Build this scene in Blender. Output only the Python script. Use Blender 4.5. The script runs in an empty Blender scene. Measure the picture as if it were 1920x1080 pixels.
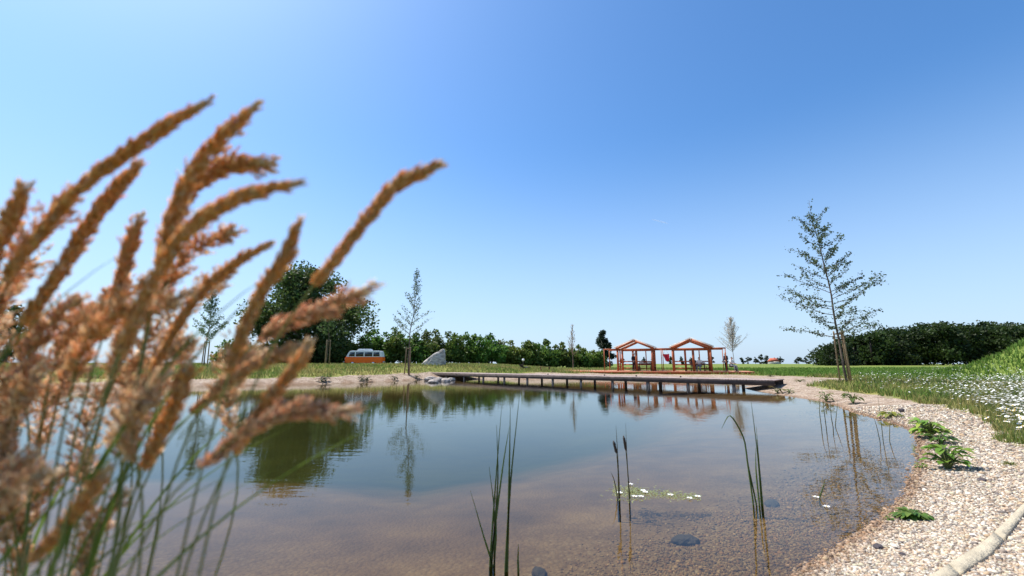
import bpy, bmesh, math, random
import numpy as np
from mathutils import Vector, Matrix, noise as mnoise
random.seed(7); RNG = np.random.default_rng(7)
scene = bpy.context.scene
COL = scene.collection
R = math.radians

# ------------------------------------------------------------ camera, sky, sun, exposure
FPX = 800.0; PITCH = math.atan(142/FPX); CH = 1.35
cam_d = bpy.data.cameras.new('camera'); cam = bpy.data.objects.new('camera', cam_d); COL.objects.link(cam)
cam_d.sensor_width = 36; cam_d.lens = FPX/1920*36
cam_d.clip_start = 0.05; cam_d.clip_end = 5000
cam.location = (0, 0, CH); cam.rotation_euler = (R(90)+PITCH, 0, 0)
cam_d.dof.use_dof = True; cam_d.dof.focus_distance = 14; cam_d.dof.aperture_fstop = 1.8
scene.camera = cam
SUN_EL, SUN_AZ = 60, -62          # azimuth measured from +Y towards +X
w = bpy.data.worlds.new('World'); scene.world = w; w.use_nodes = True
nt = w.node_tree; bg = nt.nodes['Background']
sky = nt.nodes.new('ShaderNodeTexSky'); sky.sky_type = 'NISHITA'; sky.sun_disc = False
sky.sun_elevation = R(SUN_EL); sky.sun_rotation = R(SUN_AZ)
sky.air_density = 1.0; sky.dust_density = 1.15; sky.ozone_density = 4.0; sky.altitude = 0
hs_ = nt.nodes.new('ShaderNodeHueSaturation'); hs_.inputs['Saturation'].default_value = 1.18
nt.links.new(sky.outputs[0], hs_.inputs['Color']); 
tcw = nt.nodes.new('ShaderNodeTexCoord'); sx = nt.nodes.new('ShaderNodeSeparateXYZ'); nt.links.new(tcw.outputs['Generated'], sx.inputs[0])
mr = nt.nodes.new('ShaderNodeMapRange'); mr.inputs[1].default_value = -.02; mr.inputs[2].default_value = .5; mr.inputs[3].default_value = .75; mr.inputs[4].default_value = 0; mr.interpolation_type = 'SMOOTHSTEP'
nt.links.new(sx.outputs[2], mr.inputs[0]); mxw = nt.nodes.new('ShaderNodeMix'); mxw.data_type = 'RGBA'; nt.links.new(mr.outputs[0], mxw.inputs[0])
tn = nt.nodes.new('ShaderNodeMix'); tn.data_type = 'RGBA'; tn.blend_type = 'MULTIPLY'; tn.inputs[0].default_value = 1; tn.inputs[7].default_value = (.96, 1.13, 1.2, 1)
nt.links.new(hs_.outputs[0], tn.inputs[6]); nt.links.new(tn.outputs[2], mxw.inputs[6]); mxw.inputs[7].default_value = (3.7, 4.7, 6.1, 1)     # pale summer haze low in the sky
nt.links.new(mxw.outputs[2], bg.inputs[0]); bg.inputs[1].default_value = 0.105
sl = bpy.data.lights.new('sun', 'SUN'); sl.energy = 4.8; sl.angle = R(0.5); sl.color = (1, .95, .87)
sun = bpy.data.objects.new('sun', sl); COL.objects.link(sun)
sd_ = Vector((math.sin(R(SUN_AZ))*math.cos(R(SUN_EL)), math.cos(R(SUN_AZ))*math.cos(R(SUN_EL)), math.sin(R(SUN_EL))))
sun.rotation_euler = sd_.to_track_quat('Z', 'Y').to_euler()
scene.view_settings.view_transform = 'Standard'; scene.view_settings.look = 'None'
scene.view_settings.exposure = 0.72; scene.view_settings.gamma = 1.0
scene.cycles.transparent_max_bounces = 16; scene.cycles.max_bounces = 8

# ------------------------------------------------------------ helpers
cp, sp = math.cos(PITCH), math.sin(PITCH)
def ray(px, py):
    xc, yc = (px-960)/FPX, (540-py)/FPX
    return Vector((xc, cp-yc*sp, sp+yc*cp))
def G(px, py, z=0.0):             # where a sight line meets the height z
    d = ray(px, py); t = (z-CH)/d.z
    return Vector((d.x*t, d.y*t, z))
def A(px, py, Y):                 # the point of a sight line at distance Y
    d = ray(px, py); t = Y/d.y
    return Vector((d.x*t, Y, CH+d.z*t))

def tag(o, label=None, cat=None, group=None, kind=None):
    if label: o['label'] = label
    if cat: o['category'] = cat
    if group: o['group'] = group
    if kind: o['kind'] = kind
    return o
def link(name, me, parent=None, loc=None, rot=None):
    o = bpy.data.objects.new(name, me); COL.objects.link(o)
    if parent is not None: o.parent = parent
    if loc is not None: o.location = loc
    if rot is not None: o.rotation_euler = rot
    return o
def empty(name, loc, rz=0, label=None, cat=None, group=None):
    o = link(name, None, None, loc, (0, 0, rz)); o.empty_display_size = .2
    return tag(o, label, cat, group)
def copy_tree(o, parent=None):
    c = o.copy(); COL.objects.link(c)
    if parent is not None: c.parent = parent
    for ch in list(o.children): copy_tree(ch, c)
    return c

class MB:
    """collects vertices / faces (+ colour and material index per face) for one mesh"""
    def __init__(s): s.V = []; s.F = {3: [], 4: []}; s.C = {3: [], 4: []}; s.M = {3: [], 4: []}; s.n = 0; s.P = []; s.PC = []; s.PM = []
    def add(s, V, F, col=(1, 1, 1), mi=0):
        V = np.asarray(V, float).reshape(-1, 3); F = np.asarray(F, int)
        if len(F) == 0: return
        k = F.shape[1]
        s.V.append(V)
        c = np.asarray(col, float)
        if c.ndim == 1: c = np.tile(c, (len(F), 1))
        s.F[k].append(F+s.n); s.C[k].append(c); s.M[k].append(np.full(len(F), mi)); s.n += len(V)
    def poly(s, V, faces, col=(1, 1, 1), mi=0):
        V = np.asarray(V, float).reshape(-1, 3); s.V.append(V)
        for f in faces: s.P.append([i+s.n for i in f]); s.PC.append(col); s.PM.append(mi)
        s.n += len(V)
    def box(s, c, size, rot=None, col=(1, 1, 1), mi=0, taper=1.0):
        h = np.array(size)/2
        V = np.array([[x*(taper if z > 0 else 1), y*(taper if z > 0 else 1), z] for z in (-1, 1) for y in (-1, 1) for x in (-1, 1)], float)*h
        if rot is not None: V = V @ np.array(rot.to_3x3() if isinstance(rot, Matrix) else rot).T
        V = V+np.array(c)
        s.add(V, [[0, 2, 3, 1], [4, 5, 7, 6], [0, 1, 5, 4], [2, 6, 7, 3], [0, 4, 6, 2], [1, 3, 7, 5]], col, mi)
    def bar(s, p, q, wd, ht=None, col=(1, 1, 1), mi=0):
        p, q = Vector(p), Vector(q); d = q-p; L = d.length
        m = d.to_track_quat('Z', 'Y').to_matrix()
        up = Vector((0, 0, 1)) if abs(d.normalized().z) < .95 else Vector((0, 1, 0))
        x = d.cross(up).normalized(); y = x.cross(d.normalized()).normalized()
        m = Matrix((x, y, d.normalized())).transposed()
        s.box((p+q)/2, (wd, ht or wd, L), np.array(m), col, mi)
    def tube(s, pts, rad, n=6, col=(1, 1, 1), mi=0, cap=True):
        P = np.array([list(p) for p in pts], float); m = len(P)
        rad = np.full(m, rad) if np.isscalar(rad) else np.asarray(rad, float)
        T = np.gradient(P, axis=0); T /= np.linalg.norm(T, axis=1)[:, None]+1e-12
        ref = np.array([0, 0, 1.]) if abs(T[0][2]) < .9 else np.array([1., 0, 0])
        X = np.cross(T, ref); X /= np.linalg.norm(X, axis=1)[:, None]+1e-12
        Y = np.cross(T, X)
        a = np.arange(n)*2*np.pi/n
        V = (P[:, None]+rad[:, None, None]*(np.cos(a)[None, :, None]*X[:, None]+np.sin(a)[None, :, None]*Y[:, None])).reshape(-1, 3)
        i = np.arange(m-1)[:, None]*n; j = np.arange(n)[None]; j2 = (j+1) % n
        F = np.stack([i+j, i+j2, i+n+j2, i+n+j], -1).reshape(-1, 4)
        s.add(V, F, col, mi)
        if cap:
            s.P.append([s.n-n+k for k in range(n)]); s.PC.append(col if np.ndim(col) == 1 else (1, 1, 1)); s.PM.append(mi)
            s.P.append([s.n-n*m+k for k in range(n)][::-1]); s.PC.append(col if np.ndim(col) == 1 else (1, 1, 1)); s.PM.append(mi)
    def build(s, name, mats, parent=None, smooth=False, loc=None):
        me = bpy.data.meshes.new(name)
        V = np.concatenate(s.V)
        f3 = np.concatenate(s.F[3]) if s.F[3] else np.zeros((0, 3), int)
        f4 = np.concatenate(s.F[4]) if s.F[4] else np.zeros((0, 4), int)
        lens = np.concatenate([np.full(len(f3), 3), np.full(len(f4), 4), np.array([len(p) for p in s.P], int)]).astype(np.int32)
        idx = np.concatenate([f3.ravel(), f4.ravel(), np.array([i for p in s.P for i in p], int)]).astype(np.int32)
        C = np.concatenate((s.C[3] or [np.zeros((0, 3))])+(s.C[4] or [np.zeros((0, 3))])+[np.array([c for c in s.PC], float).reshape(-1, 3)])
        M = np.concatenate((s.M[3] or [np.zeros(0)])+(s.M[4] or [np.zeros(0)])+[np.array(s.PM, float)]).astype(np.int32)
        me.vertices.add(len(V)); me.vertices.foreach_set('co', V.ravel().astype(np.float32))
        me.loops.add(len(idx)); me.loops.foreach_set('vertex_index', idx)
        me.polygons.add(len(lens)); st = np.concatenate([[0], np.cumsum(lens)[:-1]]).astype(np.int32)
        me.polygons.foreach_set('loop_start', st); me.polygons.foreach_set('material_index', M)
        if smooth: me.polygons.foreach_set('use_smooth', np.ones(len(lens), bool))
        me.update(calc_edges=True)
        at = me.attributes.new('tint', 'FLOAT_COLOR', 'FACE')
        at.data.foreach_set('color', np.concatenate([C, np.ones((len(C), 1))], 1).ravel().astype(np.float32))
        for m in (mats if isinstance(mats, (list, tuple)) else [mats]): me.materials.append(m)
        return link(name, me, parent, loc)

def mat(name, color=(.5, .5, .5), rough=.7, var=.15, scale=6, bump=0, bscale=30, metal=0, tint=False, trans=0, spec=.3, stretch=None, color2=None):
    m = bpy.data.materials.new(name); m.use_nodes = True; t = m.node_tree; N = t.nodes; L = t.links
    b = N['Principled BSDF']; b.inputs['Roughness'].default_value = rough; b.inputs['Metallic'].default_value = metal
    b.inputs['Specular IOR Level'].default_value = spec
    tc = N.new('ShaderNodeTexCoord'); mp = N.new('ShaderNodeMapping'); L.new(tc.outputs['Object'], mp.inputs[0])
    if stretch: mp.inputs['Scale'].default_value = stretch
    n = N.new('ShaderNodeTexNoise'); n.inputs['Scale'].default_value = scale; n.inputs['Detail'].default_value = 5
    L.new(mp.outputs[0], n.inputs[0])
    r = N.new('ShaderNodeValToRGB'); c = np.array(color); c2 = np.array(color2) if color2 else c*(1+var)
    r.color_ramp.elements[0].position = .35; r.color_ramp.elements[1].position = .65
    r.color_ramp.elements[0].color = (*(c*(1-var)), 1); r.color_ramp.elements[1].color = (*np.minimum(c2, 1), 1)
    L.new(n.outputs[0], r.inputs[0]); out = r.outputs[0]
    if tint:
        a = N.new('ShaderNodeAttribute'); a.attribute_name = 'tint'
        mx = N.new('ShaderNodeMix'); mx.data_type = 'RGBA'; mx.blend_type = 'MULTIPLY'; mx.inputs[0].default_value = 1
        L.new(out, mx.inputs[6]); L.new(a.outputs[0], mx.inputs[7]); out = mx.outputs[2]
    L.new(out, b.inputs['Base Color'])
    if bump:
        n2 = N.new('ShaderNodeTexNoise'); n2.inputs['Scale'].default_value = bscale; n2.inputs['Detail'].default_value = 6
        L.new(mp.outputs[0], n2.inputs[0])
        bp = N.new('ShaderNodeBump'); bp.inputs['Strength'].default_value = bump; bp.inputs['Distance'].default_value = .05
        L.new(n2.outputs[0], bp.inputs['Height']); L.new(bp.outputs[0], b.inputs['Normal'])
    if trans:
        tr = N.new('ShaderNodeBsdfTranslucent'); L.new(out, tr.inputs[0])
        ms = N.new('ShaderNodeMixShader'); ms.inputs[0].default_value = trans
        L.new(b.outputs[0], ms.inputs[1]); L.new(tr.outputs[0], ms.inputs[2]); L.new(ms.outputs[0], N['Material Output'].inputs[0])
    return m

M = {}
M['bark'] = mat('bark', (.13, .10, .075), .9, .3, 8, .5, 20, stretch=(4, 4, .6))
M['bark_pale'] = mat('bark_pale', (.25, .20, .15), .9, .25, 8, .4, 20, stretch=(4, 4, .6))
M['stake'] = mat('stake_wood', (.27, .19, .11), .8, .25, 5, .3, 20, stretch=(6, 6, .6))
M['leaf'] = mat('leaf', (1, 1, 1), .55, .12, .5, tint=True, trans=.4, spec=.25)
M['blade'] = mat('grass_blade', (1, 1, 1), .6, .1, .5, tint=True, trans=.4, spec=.2)
M['seed'] = mat('seed_head', (1, 1, 1), .7, .08, 40, tint=True, trans=.58, spec=.2)
M['stem'] = mat('green_stem', (.14, .17, .06), .5, .2, 8, trans=.15)
M['orange_wood'] = mat('orange_wood', (.36, .088, .03), .55, .18, 4, .2, 25, stretch=(3, 3, .7))
M['deck_wood'] = mat('deck_wood', (.36, .28, .25), .8, .2, 3, .3, 25, tint=True)
M['dark_wood'] = mat('dark_wood', (.065, .05, .045), .8, .3, 3, .4, 20)
M['post'] = mat('post_wood', (.16, .14, .13), .85, .3, 6, .4, 20, stretch=(3, 3, .8))
M['roof'] = mat('roof_sheet', (.82, .79, .76), .4, .05, 3, tint=False, trans=.6)
M['stone'] = mat('pebble', (1, 1, 1), .75, .08, 60, tint=True, spec=.3)
M['rock'] = mat('boulder_stone', (.36, .32, .28), .9, .3, 2.2, 1.0, 4, color2=(.56, .51, .45), stretch=(1, 1, 2.5))
M['shore_rock'] = mat('shore_rock_stone', (.30, .26, .23), .9, .3, 5, .9, 9)
M['dark_rock'] = mat('dark_stone', (.06, .05, .055), .8, .3, 8, .6, 20)
M['kerb'] = mat('edging_stone', (.42, .36, .26), .85, .16, 7, .5, 60)
M['white'] = mat('white_paint', (.72, .74, .76), .35, .04, 4)
M['orange'] = mat('orange_paint', (.95, .15, .006), .3, .05, 4)
M['glass'] = mat('dark_glass', (.02, .025, .03), .06, .05, 3, spec=.6)
M['tyre'] = mat('tyre_rubber', (.02, .02, .02), .8, .1, 10)
M['chrome'] = mat('chrome', (.6, .6, .62), .25, .05, 5, metal=1)
M['red'] = mat('red_cloth', (.62, .03, .06), .7, .1, 8, trans=.3)
M['skin'] = mat('skin', (.55, .33, .23), .55, .06, 12)
M['black_cloth'] = mat('dark_cloth', (.025, .025, .04), .85, .2, 20)
M['white_cloth'] = mat('white_cloth', (.75, .74, .72), .8, .05, 12)
M['grey_cloth'] = mat('grey_cloth', (.22, .23, .25), .85, .12, 12)
M['hair'] = mat('dark_hair', (.04, .028, .02), .6, .2, 60)
M['petal'] = mat('white_petal', (.85, .85, .83), .6, .03, 30, trans=.2)
M['yolk'] = mat('yellow_disc', (.65, .42, .03), .7, .1, 60)
M['roof_tile'] = mat('red_roof_tile', (.42, .10, .05), .8, .15, 3)
M['plaster'] = mat('pale_plaster', (.6, .55, .5), .8, .05, 1)
M['brown_wood'] = mat('brown_wood', (.22, .10, .06), .75, .2, 6, .2, 20)

# ------------------------------------------------------------ pond outline and terrain
near = [G(1395, 728), G(1465, 741), G(1535, 752), G(1611, 775), G(1657, 788), G(1711, 807), G(1727, 845),
        G(1715, 890), G(1690, 940), G(1640, 985), G(1600, 1010), G(1550, 1045), G(1495, 1080)]
loop = [(p.x, p.y) for p in near]
loop += [(1.15, 2.35), (.4, 1.9), (-.6, 1.75), (-2.2, 1.9), (-5, 2.6), (-11, 3.2), (-18, 5), (-23, 10), (-23.5, 17)]
loop += [(p.x, p.y) for p in (G(290, 727), G(420, 724), G(600, 720), G(740, 714.5), G(800, 711.5))]
loop += [(-5.2, 38.6), (-1, 38.2), (4, 36.6), (9, 34.6), (12.8, 33.0), (14.8, 31), (15.2, 28), (13.8, 25.2)]
def catmull(P, n=6):
    P = np.array(P); out = []; m = len(P)
    for i in range(m):
        a, b, c, d = P[i-1], P[i], P[(i+1) % m], P[(i+2) % m]
        for k in range(n):
            t = k/n
            out.append(.5*((2*b)+(-a+c)*t+(2*a-5*b+4*c-d)*t*t+(-a+3*b-3*c+d)*t**3))
    return np.array(out)
SH = catmull(loop)
def sdist(x, y):
    x = np.atleast_1d(np.asarray(x, float)); y = np.atleast_1d(np.asarray(y, float))
    if x.size < 50:
        A_ = SH; B_ = np.roll(SH, -1, 0); D_ = B_-A_; l = (D_**2).sum(1)+1e-12; xx, yy_ = x[:, None], y[:, None]
        t = np.clip(((xx-A_[:, 0])*D_[:, 0]+(yy_-A_[:, 1])*D_[:, 1])/l, 0, 1)
        dd = np.sqrt(((xx-A_[:, 0]-t*D_[:, 0])**2+(yy_-A_[:, 1]-t*D_[:, 1])**2).min(1))
        dy = np.where(D_[:, 1] == 0, 1e-12, D_[:, 1]); c = ((A_[:, 1] > yy_) != (B_[:, 1] > yy_)) & (xx < D_[:, 0]*(yy_-A_[:, 1])/dy+A_[:, 0])
        return np.where(c.sum(1) % 2 == 1, -dd, dd)
    a = SH; b = np.roll(SH, -1, 0); best = np.full(x.shape, 1e9); ins = np.zeros(x.shape, bool)
    for (ax, ay), (bx, by) in zip(a, b):
        dx, dy = bx-ax, by-ay; l = dx*dx+dy*dy+1e-12
        t = np.clip(((x-ax)*dx+(y-ay)*dy)/l, 0, 1)
        best = np.minimum(best, (x-ax-t*dx)**2+(y-ay-t*dy)**2)
        c = (ay > y) != (by > y)
        if dy != 0: ins ^= c & (x < dx*(y-ay)/dy+ax)
    d = np.sqrt(best); return np.where(ins, -d, d)
def ss(a, b, v):
    t = np.clip((v-a)/(b-a), 0, 1); return t*t*(3-2*t)
def wav(x, y, s, k=0):
    return (np.sin(x*s+k)*np.cos(y*s*1.13+k*2.1)+.6*np.sin(x*s*2.3+y*s*1.7+k)+.4*np.cos(x*s*3.9-y*s*4.3+k*1.3))/2
def HT(x, y, sd=None):
    x = np.atleast_1d(np.asarray(x, float)); y = np.atleast_1d(np.asarray(y, float))
    if sd is None: sd = sdist(x, y)
    wdt = 3.2-1.9*ss(14, 27, y)+5*ss(28, 34, y)*ss(-8, 0, x)
    out = .5*(1-np.exp(-np.maximum(sd, 0)/wdt))
    r = np.hypot(x, y)
    out += ss(0.5, 4, sd)*(.68*ss(27, 46, y)*ss(10, -5, x)+.5*ss(50, 220, r)*ss(-25, 12, x)
            + 4.7*ss(22.5, 32.5, x)*np.exp(-((y-21)/4.5)**2)*ss(60, 44, x)
            + .05*wav(x, y, .7)+.015*wav(x, y, 3.1, 2))
    out += .9*ss(100, 400, x)*0
    d = np.maximum(-sd, 0)
    bed = -(.14*np.minimum(d, 1.2)+.10*np.clip(d-1.2, 0, 3)+.22*np.clip(d-4.2, 0, 4))-.02*wav(x, y, 1.9, 1)*ss(.2, 1, d)
    return np.where(sd > 0, out, bed)
def hz(x, y): return float(HT(x, y)[0])
def gravel_w(x, y):
    wd = 1.05+.9*ss(7.5, 12, y)+3*ss(20.5, 24, y)*ss(5, 9, x)
    wd = np.where(x < -3, 1.9+.3*wav(x, y, .5), wd)
    wd = wd+np.where((y > 30) & (x > -6), 4.5*ss(-2, 5, x)-.9, 0)
    wd = np.where((x > 1.5), wd+(3.2-wd)*ss(6.6, 4.6, y), wd)
    wd = np.where((y < 3) & (x < 1.5), 1.0, wd)
    return wd
def gmask(x, y, sd): return np.clip(.5+(gravel_w(x, y)-sd)/1.2, 0, 1)

def polar_grid():
    rr = np.concatenate([[0], .35*1.0335**np.arange(0, 245)])
    th = np.radians(np.concatenate([np.arange(-66, 66, .42), np.arange(66, 294, 4)]))
    X = rr[:, None]*np.sin(th)[None]; Y = rr[:, None]*np.cos(th)[None]
    nr, nt_ = X.shape
    i = np.arange(nr-1)[:, None]*nt_; j = np.arange(nt_)[None]; j2 = (j+1) % nt_
    F = np.stack([i+j, i+nt_+j, i+nt_+j2, i+j2], -1).reshape(-1, 4)
    return X.ravel(), Y.ravel(), F
X, Y, F = polar_grid(); SD = sdist(X, Y); Z = HT(X, Y, SD)

def ground_material():
    m = bpy.data.materials.new('ground'); m.use_nodes = True; t = m.node_tree; N = t.nodes; L = t.links
    b = N['Principled BSDF']; b.inputs['Roughness'].default_value = .9; b.inputs['Specular IOR Level'].default_value = .15
    tc = N.new('ShaderNodeTexCoord'); O = tc.outputs['Object']
    def nz(s, d=5, rg=.55):
        n = N.new('ShaderNodeTexNoise'); n.inputs['Scale'].default_value = s; n.inputs['Detail'].default_value = d; n.inputs['Roughness'].default_value = rg
        L.new(O, n.inputs[0]); return n.outputs[0]
    def ramp(inp, els):
        r = N.new('ShaderNodeValToRGB'); e = r.color_ramp.elements
        while len(e) < len(els): e.new(.5)
        for q, (p, c) in zip(e, els): q.position = p; q.color = (*c, 1)
        L.new(inp, r.inputs[0]); return r.outputs[0]
    def mix(f, a, bb, mode='MIX'):
        x = N.new('ShaderNodeMix'); x.data_type = 'RGBA'; x.blend_type = mode
        (L.new(f, x.inputs[0]) if not isinstance(f, (int, float)) else setattr(x.inputs[0], 'default_value', f))
        L.new(a, x.inputs[6]); L.new(bb, x.inputs[7]); return x.outputs[2]
    def attr(nm):
        a = N.new('ShaderNodeAttribute'); a.attribute_name = nm; return a.outputs['Fac']
    def math_(op, a, bb, c=None):
        x = N.new('ShaderNodeMath'); x.operation = op
        for k, v in enumerate((a, bb)+((c,) if c is not None else ())):
            (L.new(v, x.inputs[k]) if not isinstance(v, (int, float)) else setattr(x.inputs[k], 'default_value', v))
        return x.outputs[0]
    # pebbles
    vo = N.new('ShaderNodeTexVoronoi'); vo.inputs['Scale'].default_value = 28; L.new(O, vo.inputs[0])
    sep = N.new('ShaderNodeSeparateColor'); L.new(vo.outputs['Color'], sep.inputs[0])
    peb = ramp(sep.outputs[0], [(0, (.22, .165, .135)), (.3, (.42, .335, .26)), (.6, (.54, .445, .35)), (.85, (.46, .34, .24)), (1, (.66, .60, .53))])
    edge = ramp(vo.outputs['Distance'], [(.25, (1, 1, 1)), (.7, (.45, .42, .4))])
    peb = mix(.8, peb, edge, 'MULTIPLY')
    blot = ramp(nz(2.2, 9, .72), [(.38, (.62, .56, .5)), (.58, (1, 1, 1))]); peb = mix(1.0, peb, blot, 'MULTIPLY')
    wet = ramp(attr('wet'), [(0, (1, 1, 1)), (1, (.6, .47, .38))]); peb = mix(1.0, peb, wet, 'MULTIPLY')
    # meadow soil and low growth
    mea = ramp(nz(.35, 8, .65), [(.3, (.11, .14, .03)), (.48, (.17, .185, .045)), (.6, (.26, .23, .08)), (.75, (.33, .26, .12))])
    mea2 = ramp(nz(9, 6, .7), [(.3, (.55, .55, .5)), (.7, (1.25, 1.25, 1.1))]); mea = mix(1.0, mea, mea2, 'MULTIPLY')
    fld = ramp(nz(.05, 5), [(.3, (.105, .155, .026)), (.7, (.16, .185, .04))])
    mea = mix(attr('field'), mea, fld)
    gm = math_('ADD', attr('gravel'), math_('MULTIPLY', math_('SUBTRACT', nz(1.6, 8, .7), .5), 1.3))
    gf = ramp(gm, [(.44, (0, 0, 0)), (.56, (1, 1, 1))])
    land = mix(gf, mea, peb)
    # pond bed: silt and algae over stones
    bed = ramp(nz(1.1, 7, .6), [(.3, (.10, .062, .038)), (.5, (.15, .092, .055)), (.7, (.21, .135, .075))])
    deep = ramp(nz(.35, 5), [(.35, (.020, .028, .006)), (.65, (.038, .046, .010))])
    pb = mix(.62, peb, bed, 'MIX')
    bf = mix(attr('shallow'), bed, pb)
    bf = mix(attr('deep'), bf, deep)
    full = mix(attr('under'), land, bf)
    L.new(full, b.inputs['Base Color'])
    bp = N.new('ShaderNodeBump'); bp.inputs['Strength'].default_value = .6; bp.inputs['Distance'].default_value = .02
    inv = math_('MULTIPLY', vo.outputs['Distance'], -1.0)
    L.new(math_('ADD', inv, nz(40, 3)), bp.inputs['Height']); L.new(bp.outputs[0], b.inputs['Normal'])
    return m
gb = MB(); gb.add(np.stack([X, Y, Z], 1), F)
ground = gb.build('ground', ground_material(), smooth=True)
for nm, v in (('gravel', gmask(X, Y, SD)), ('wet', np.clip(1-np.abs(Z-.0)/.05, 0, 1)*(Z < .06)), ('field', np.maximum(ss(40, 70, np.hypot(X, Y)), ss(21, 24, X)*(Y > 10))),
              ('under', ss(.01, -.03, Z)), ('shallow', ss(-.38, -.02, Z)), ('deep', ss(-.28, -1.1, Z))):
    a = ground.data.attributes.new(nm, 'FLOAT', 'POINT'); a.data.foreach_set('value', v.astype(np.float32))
tag(ground, kind='structure')

def water_material():
    m = bpy.data.materials.new('water'); m.use_nodes = True; t = m.node_tree; N = t.nodes; L = t.links
    N.remove(N['Principled BSDF'])
    g = N.new('ShaderNodeBsdfGlossy'); g.inputs['Roughness'].default_value = .0; g.inputs[0].default_value = (.93, .95, .95, 1)
    tr = N.new('ShaderNodeBsdfTransparent'); tr.inputs[0].default_value = (.74, .72, .56, 1)
    fr = N.new('ShaderNodeFresnel'); fr.inputs[0].default_value = 1.33
    ms = N.new('ShaderNodeMixShader'); L.new(fr.outputs[0], ms.inputs[0]); L.new(tr.outputs[0], ms.inputs[1]); L.new(g.outputs[0], ms.inputs[2])
    tc = N.new('ShaderNodeTexCoord'); n = N.new('ShaderNodeTexNoise'); n.inputs['Scale'].default_value = 2.2; n.inputs['Detail'].default_value = 3
    mp = N.new('ShaderNodeMapping'); mp.inputs['Scale'].default_value = (1, 2.2, 1); L.new(tc.outputs['Object'], mp.inputs[0]); L.new(mp.outputs[0], n.inputs[0])
    bp = N.new('ShaderNodeBump'); bp.inputs['Strength'].default_value = .045; bp.inputs['Distance'].default_value = .05
    L.new(n.outputs[0], bp.inputs['Height']); L.new(bp.outputs[0], g.inputs['Normal'])
    L.new(ms.outputs[0], N['Material Output'].inputs[0])
    return m
# water sheet: the pond's outline grown by a metre so that the banks cut it
c0 = SH.mean(0); ang = None
nrm = np.roll(SH, -1, 0)-np.roll(SH, 1, 0); nrm = np.stack([nrm[:, 1], -nrm[:, 0]], 1); nrm /= np.linalg.norm(nrm, axis=1)[:, None]
if sdist(*(SH[40]+nrm[40]*.2))[0] < 0: nrm = -nrm
wb = MB(); ring = SH+nrm*.5; wb.poly(np.concatenate([ring, np.zeros((len(ring), 1))], 1), [list(range(len(ring)))])
water = wb.build('pond_water', water_material()); tag(water, kind='structure')
bm = bmesh.new(); bm.from_mesh(water.data); bmesh.ops.triangulate(bm, faces=bm.faces[:]); 
for f in bm.faces:
    if f.normal.z < 0: f.normal_flip()
bm.to_mesh(water.data); bm.free()

# ------------------------------------------------------------ pebbles of the beach (uncountable)
ICO = None
def ico():
    global ICO
    if ICO is None:
        b = bmesh.new(); bmesh.ops.create_icosphere(b, subdivisions=1, radius=1)
        ICO = (np.array([v.co[:] for v in b.verts]), np.array([[v.index for v in f.verts] for f in b.faces])); b.free()
    return ICO
def scatter_stones(mb, P, size, cols, flat=.6):
    V0, F0 = ico(); n = len(P)
    sc = size[:, None]*RNG.uniform(.6, 1.15, (n, 3)); sc[:, 2] *= flat
    V = V0[None]*(1+RNG.uniform(-.16, .16, (n, len(V0), 1)))*sc[:, None]
    a = RNG.uniform(0, 6.28, n); c, s = np.cos(a), np.sin(a); tl = RNG.normal(0, .3, n)
    Vz = V[..., 2]*np.cos(tl)[:, None]+V[..., 0]*np.sin(tl)[:, None]; Vx0 = V[..., 0]*np.cos(tl)[:, None]-V[..., 2]*np.sin(tl)[:, None]
    Vx = Vx0*c[:, None]-V[..., 1]*s[:, None]; Vy = Vx0*s[:, None]+V[..., 1]*c[:, None]
    V = np.stack([Vx, Vy, Vz], -1)+P[:, None]
    Fa = (F0[None]+np.arange(n)[:, None, None]*len(V0)).reshape(-1, 3)
    mb.add(V.reshape(-1, 3), Fa, np.repeat(cols, len(F0), 0))
PAL = np.array([(.54, .46, .37), (.46, .37, .28), (.60, .54, .44), (.42, .31, .20), (.28, .23, .19), (.50, .38, .27), (.70, .66, .57), (.19, .165, .15), (.50, .46, .33), (.40, .38, .34)])
N0 = 215000
th = RNG.uniform(R(3), R(60), N0); rr = np.exp(RNG.uniform(np.log(2.6), np.log(17), N0))
x, y = rr*np.sin(th), rr*np.cos(th); sd = sdist(x, y); z = HT(x, y, sd)
ok = (sd > -1.9) & (sd < gravel_w(x, y)+.25*RNG.normal(0, 1, N0)) & (z > -.22)
ok &= (sd > -.05) | (RNG.uniform(0, 1, N0) < .6*ss(-1.8, -.3, sd)**1.5)
x, y, z, sd, rr = x[ok], y[ok], z[ok], sd[ok], rr[ok]
sz = RNG.uniform(.005, .0118, len(x))*(1+.14*np.maximum(rr-3, 0)); sz *= np.where(RNG.uniform(0, 1, len(x)) < .05, 1.8, 1)*RNG.uniform(.75, 1.15, len(x))
cl = PAL[RNG.integers(0, len(PAL), len(x))]*RNG.uniform(.68, 1.15, (len(x), 1))*np.array([1.0, .96, .92])*(1-.22*ss(.1, .8, wav(x, y, 1.3, 2)+.3*wav(x, y, 4.1))[:, None])
wetf = ss(.035, -.005, z)[:, None]; cl = cl*(1-wetf)+cl*np.array([.58, .45, .36])*wetf
mb = MB(); scatter_stones(mb, np.stack([x, y, z+sz*.15], 1), sz, cl)
tag(mb.build('gravel', M['stone'], smooth=False), 'pale pinkish pebbles covering the curved shore at the right', 'gravel', kind='stuff')

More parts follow.
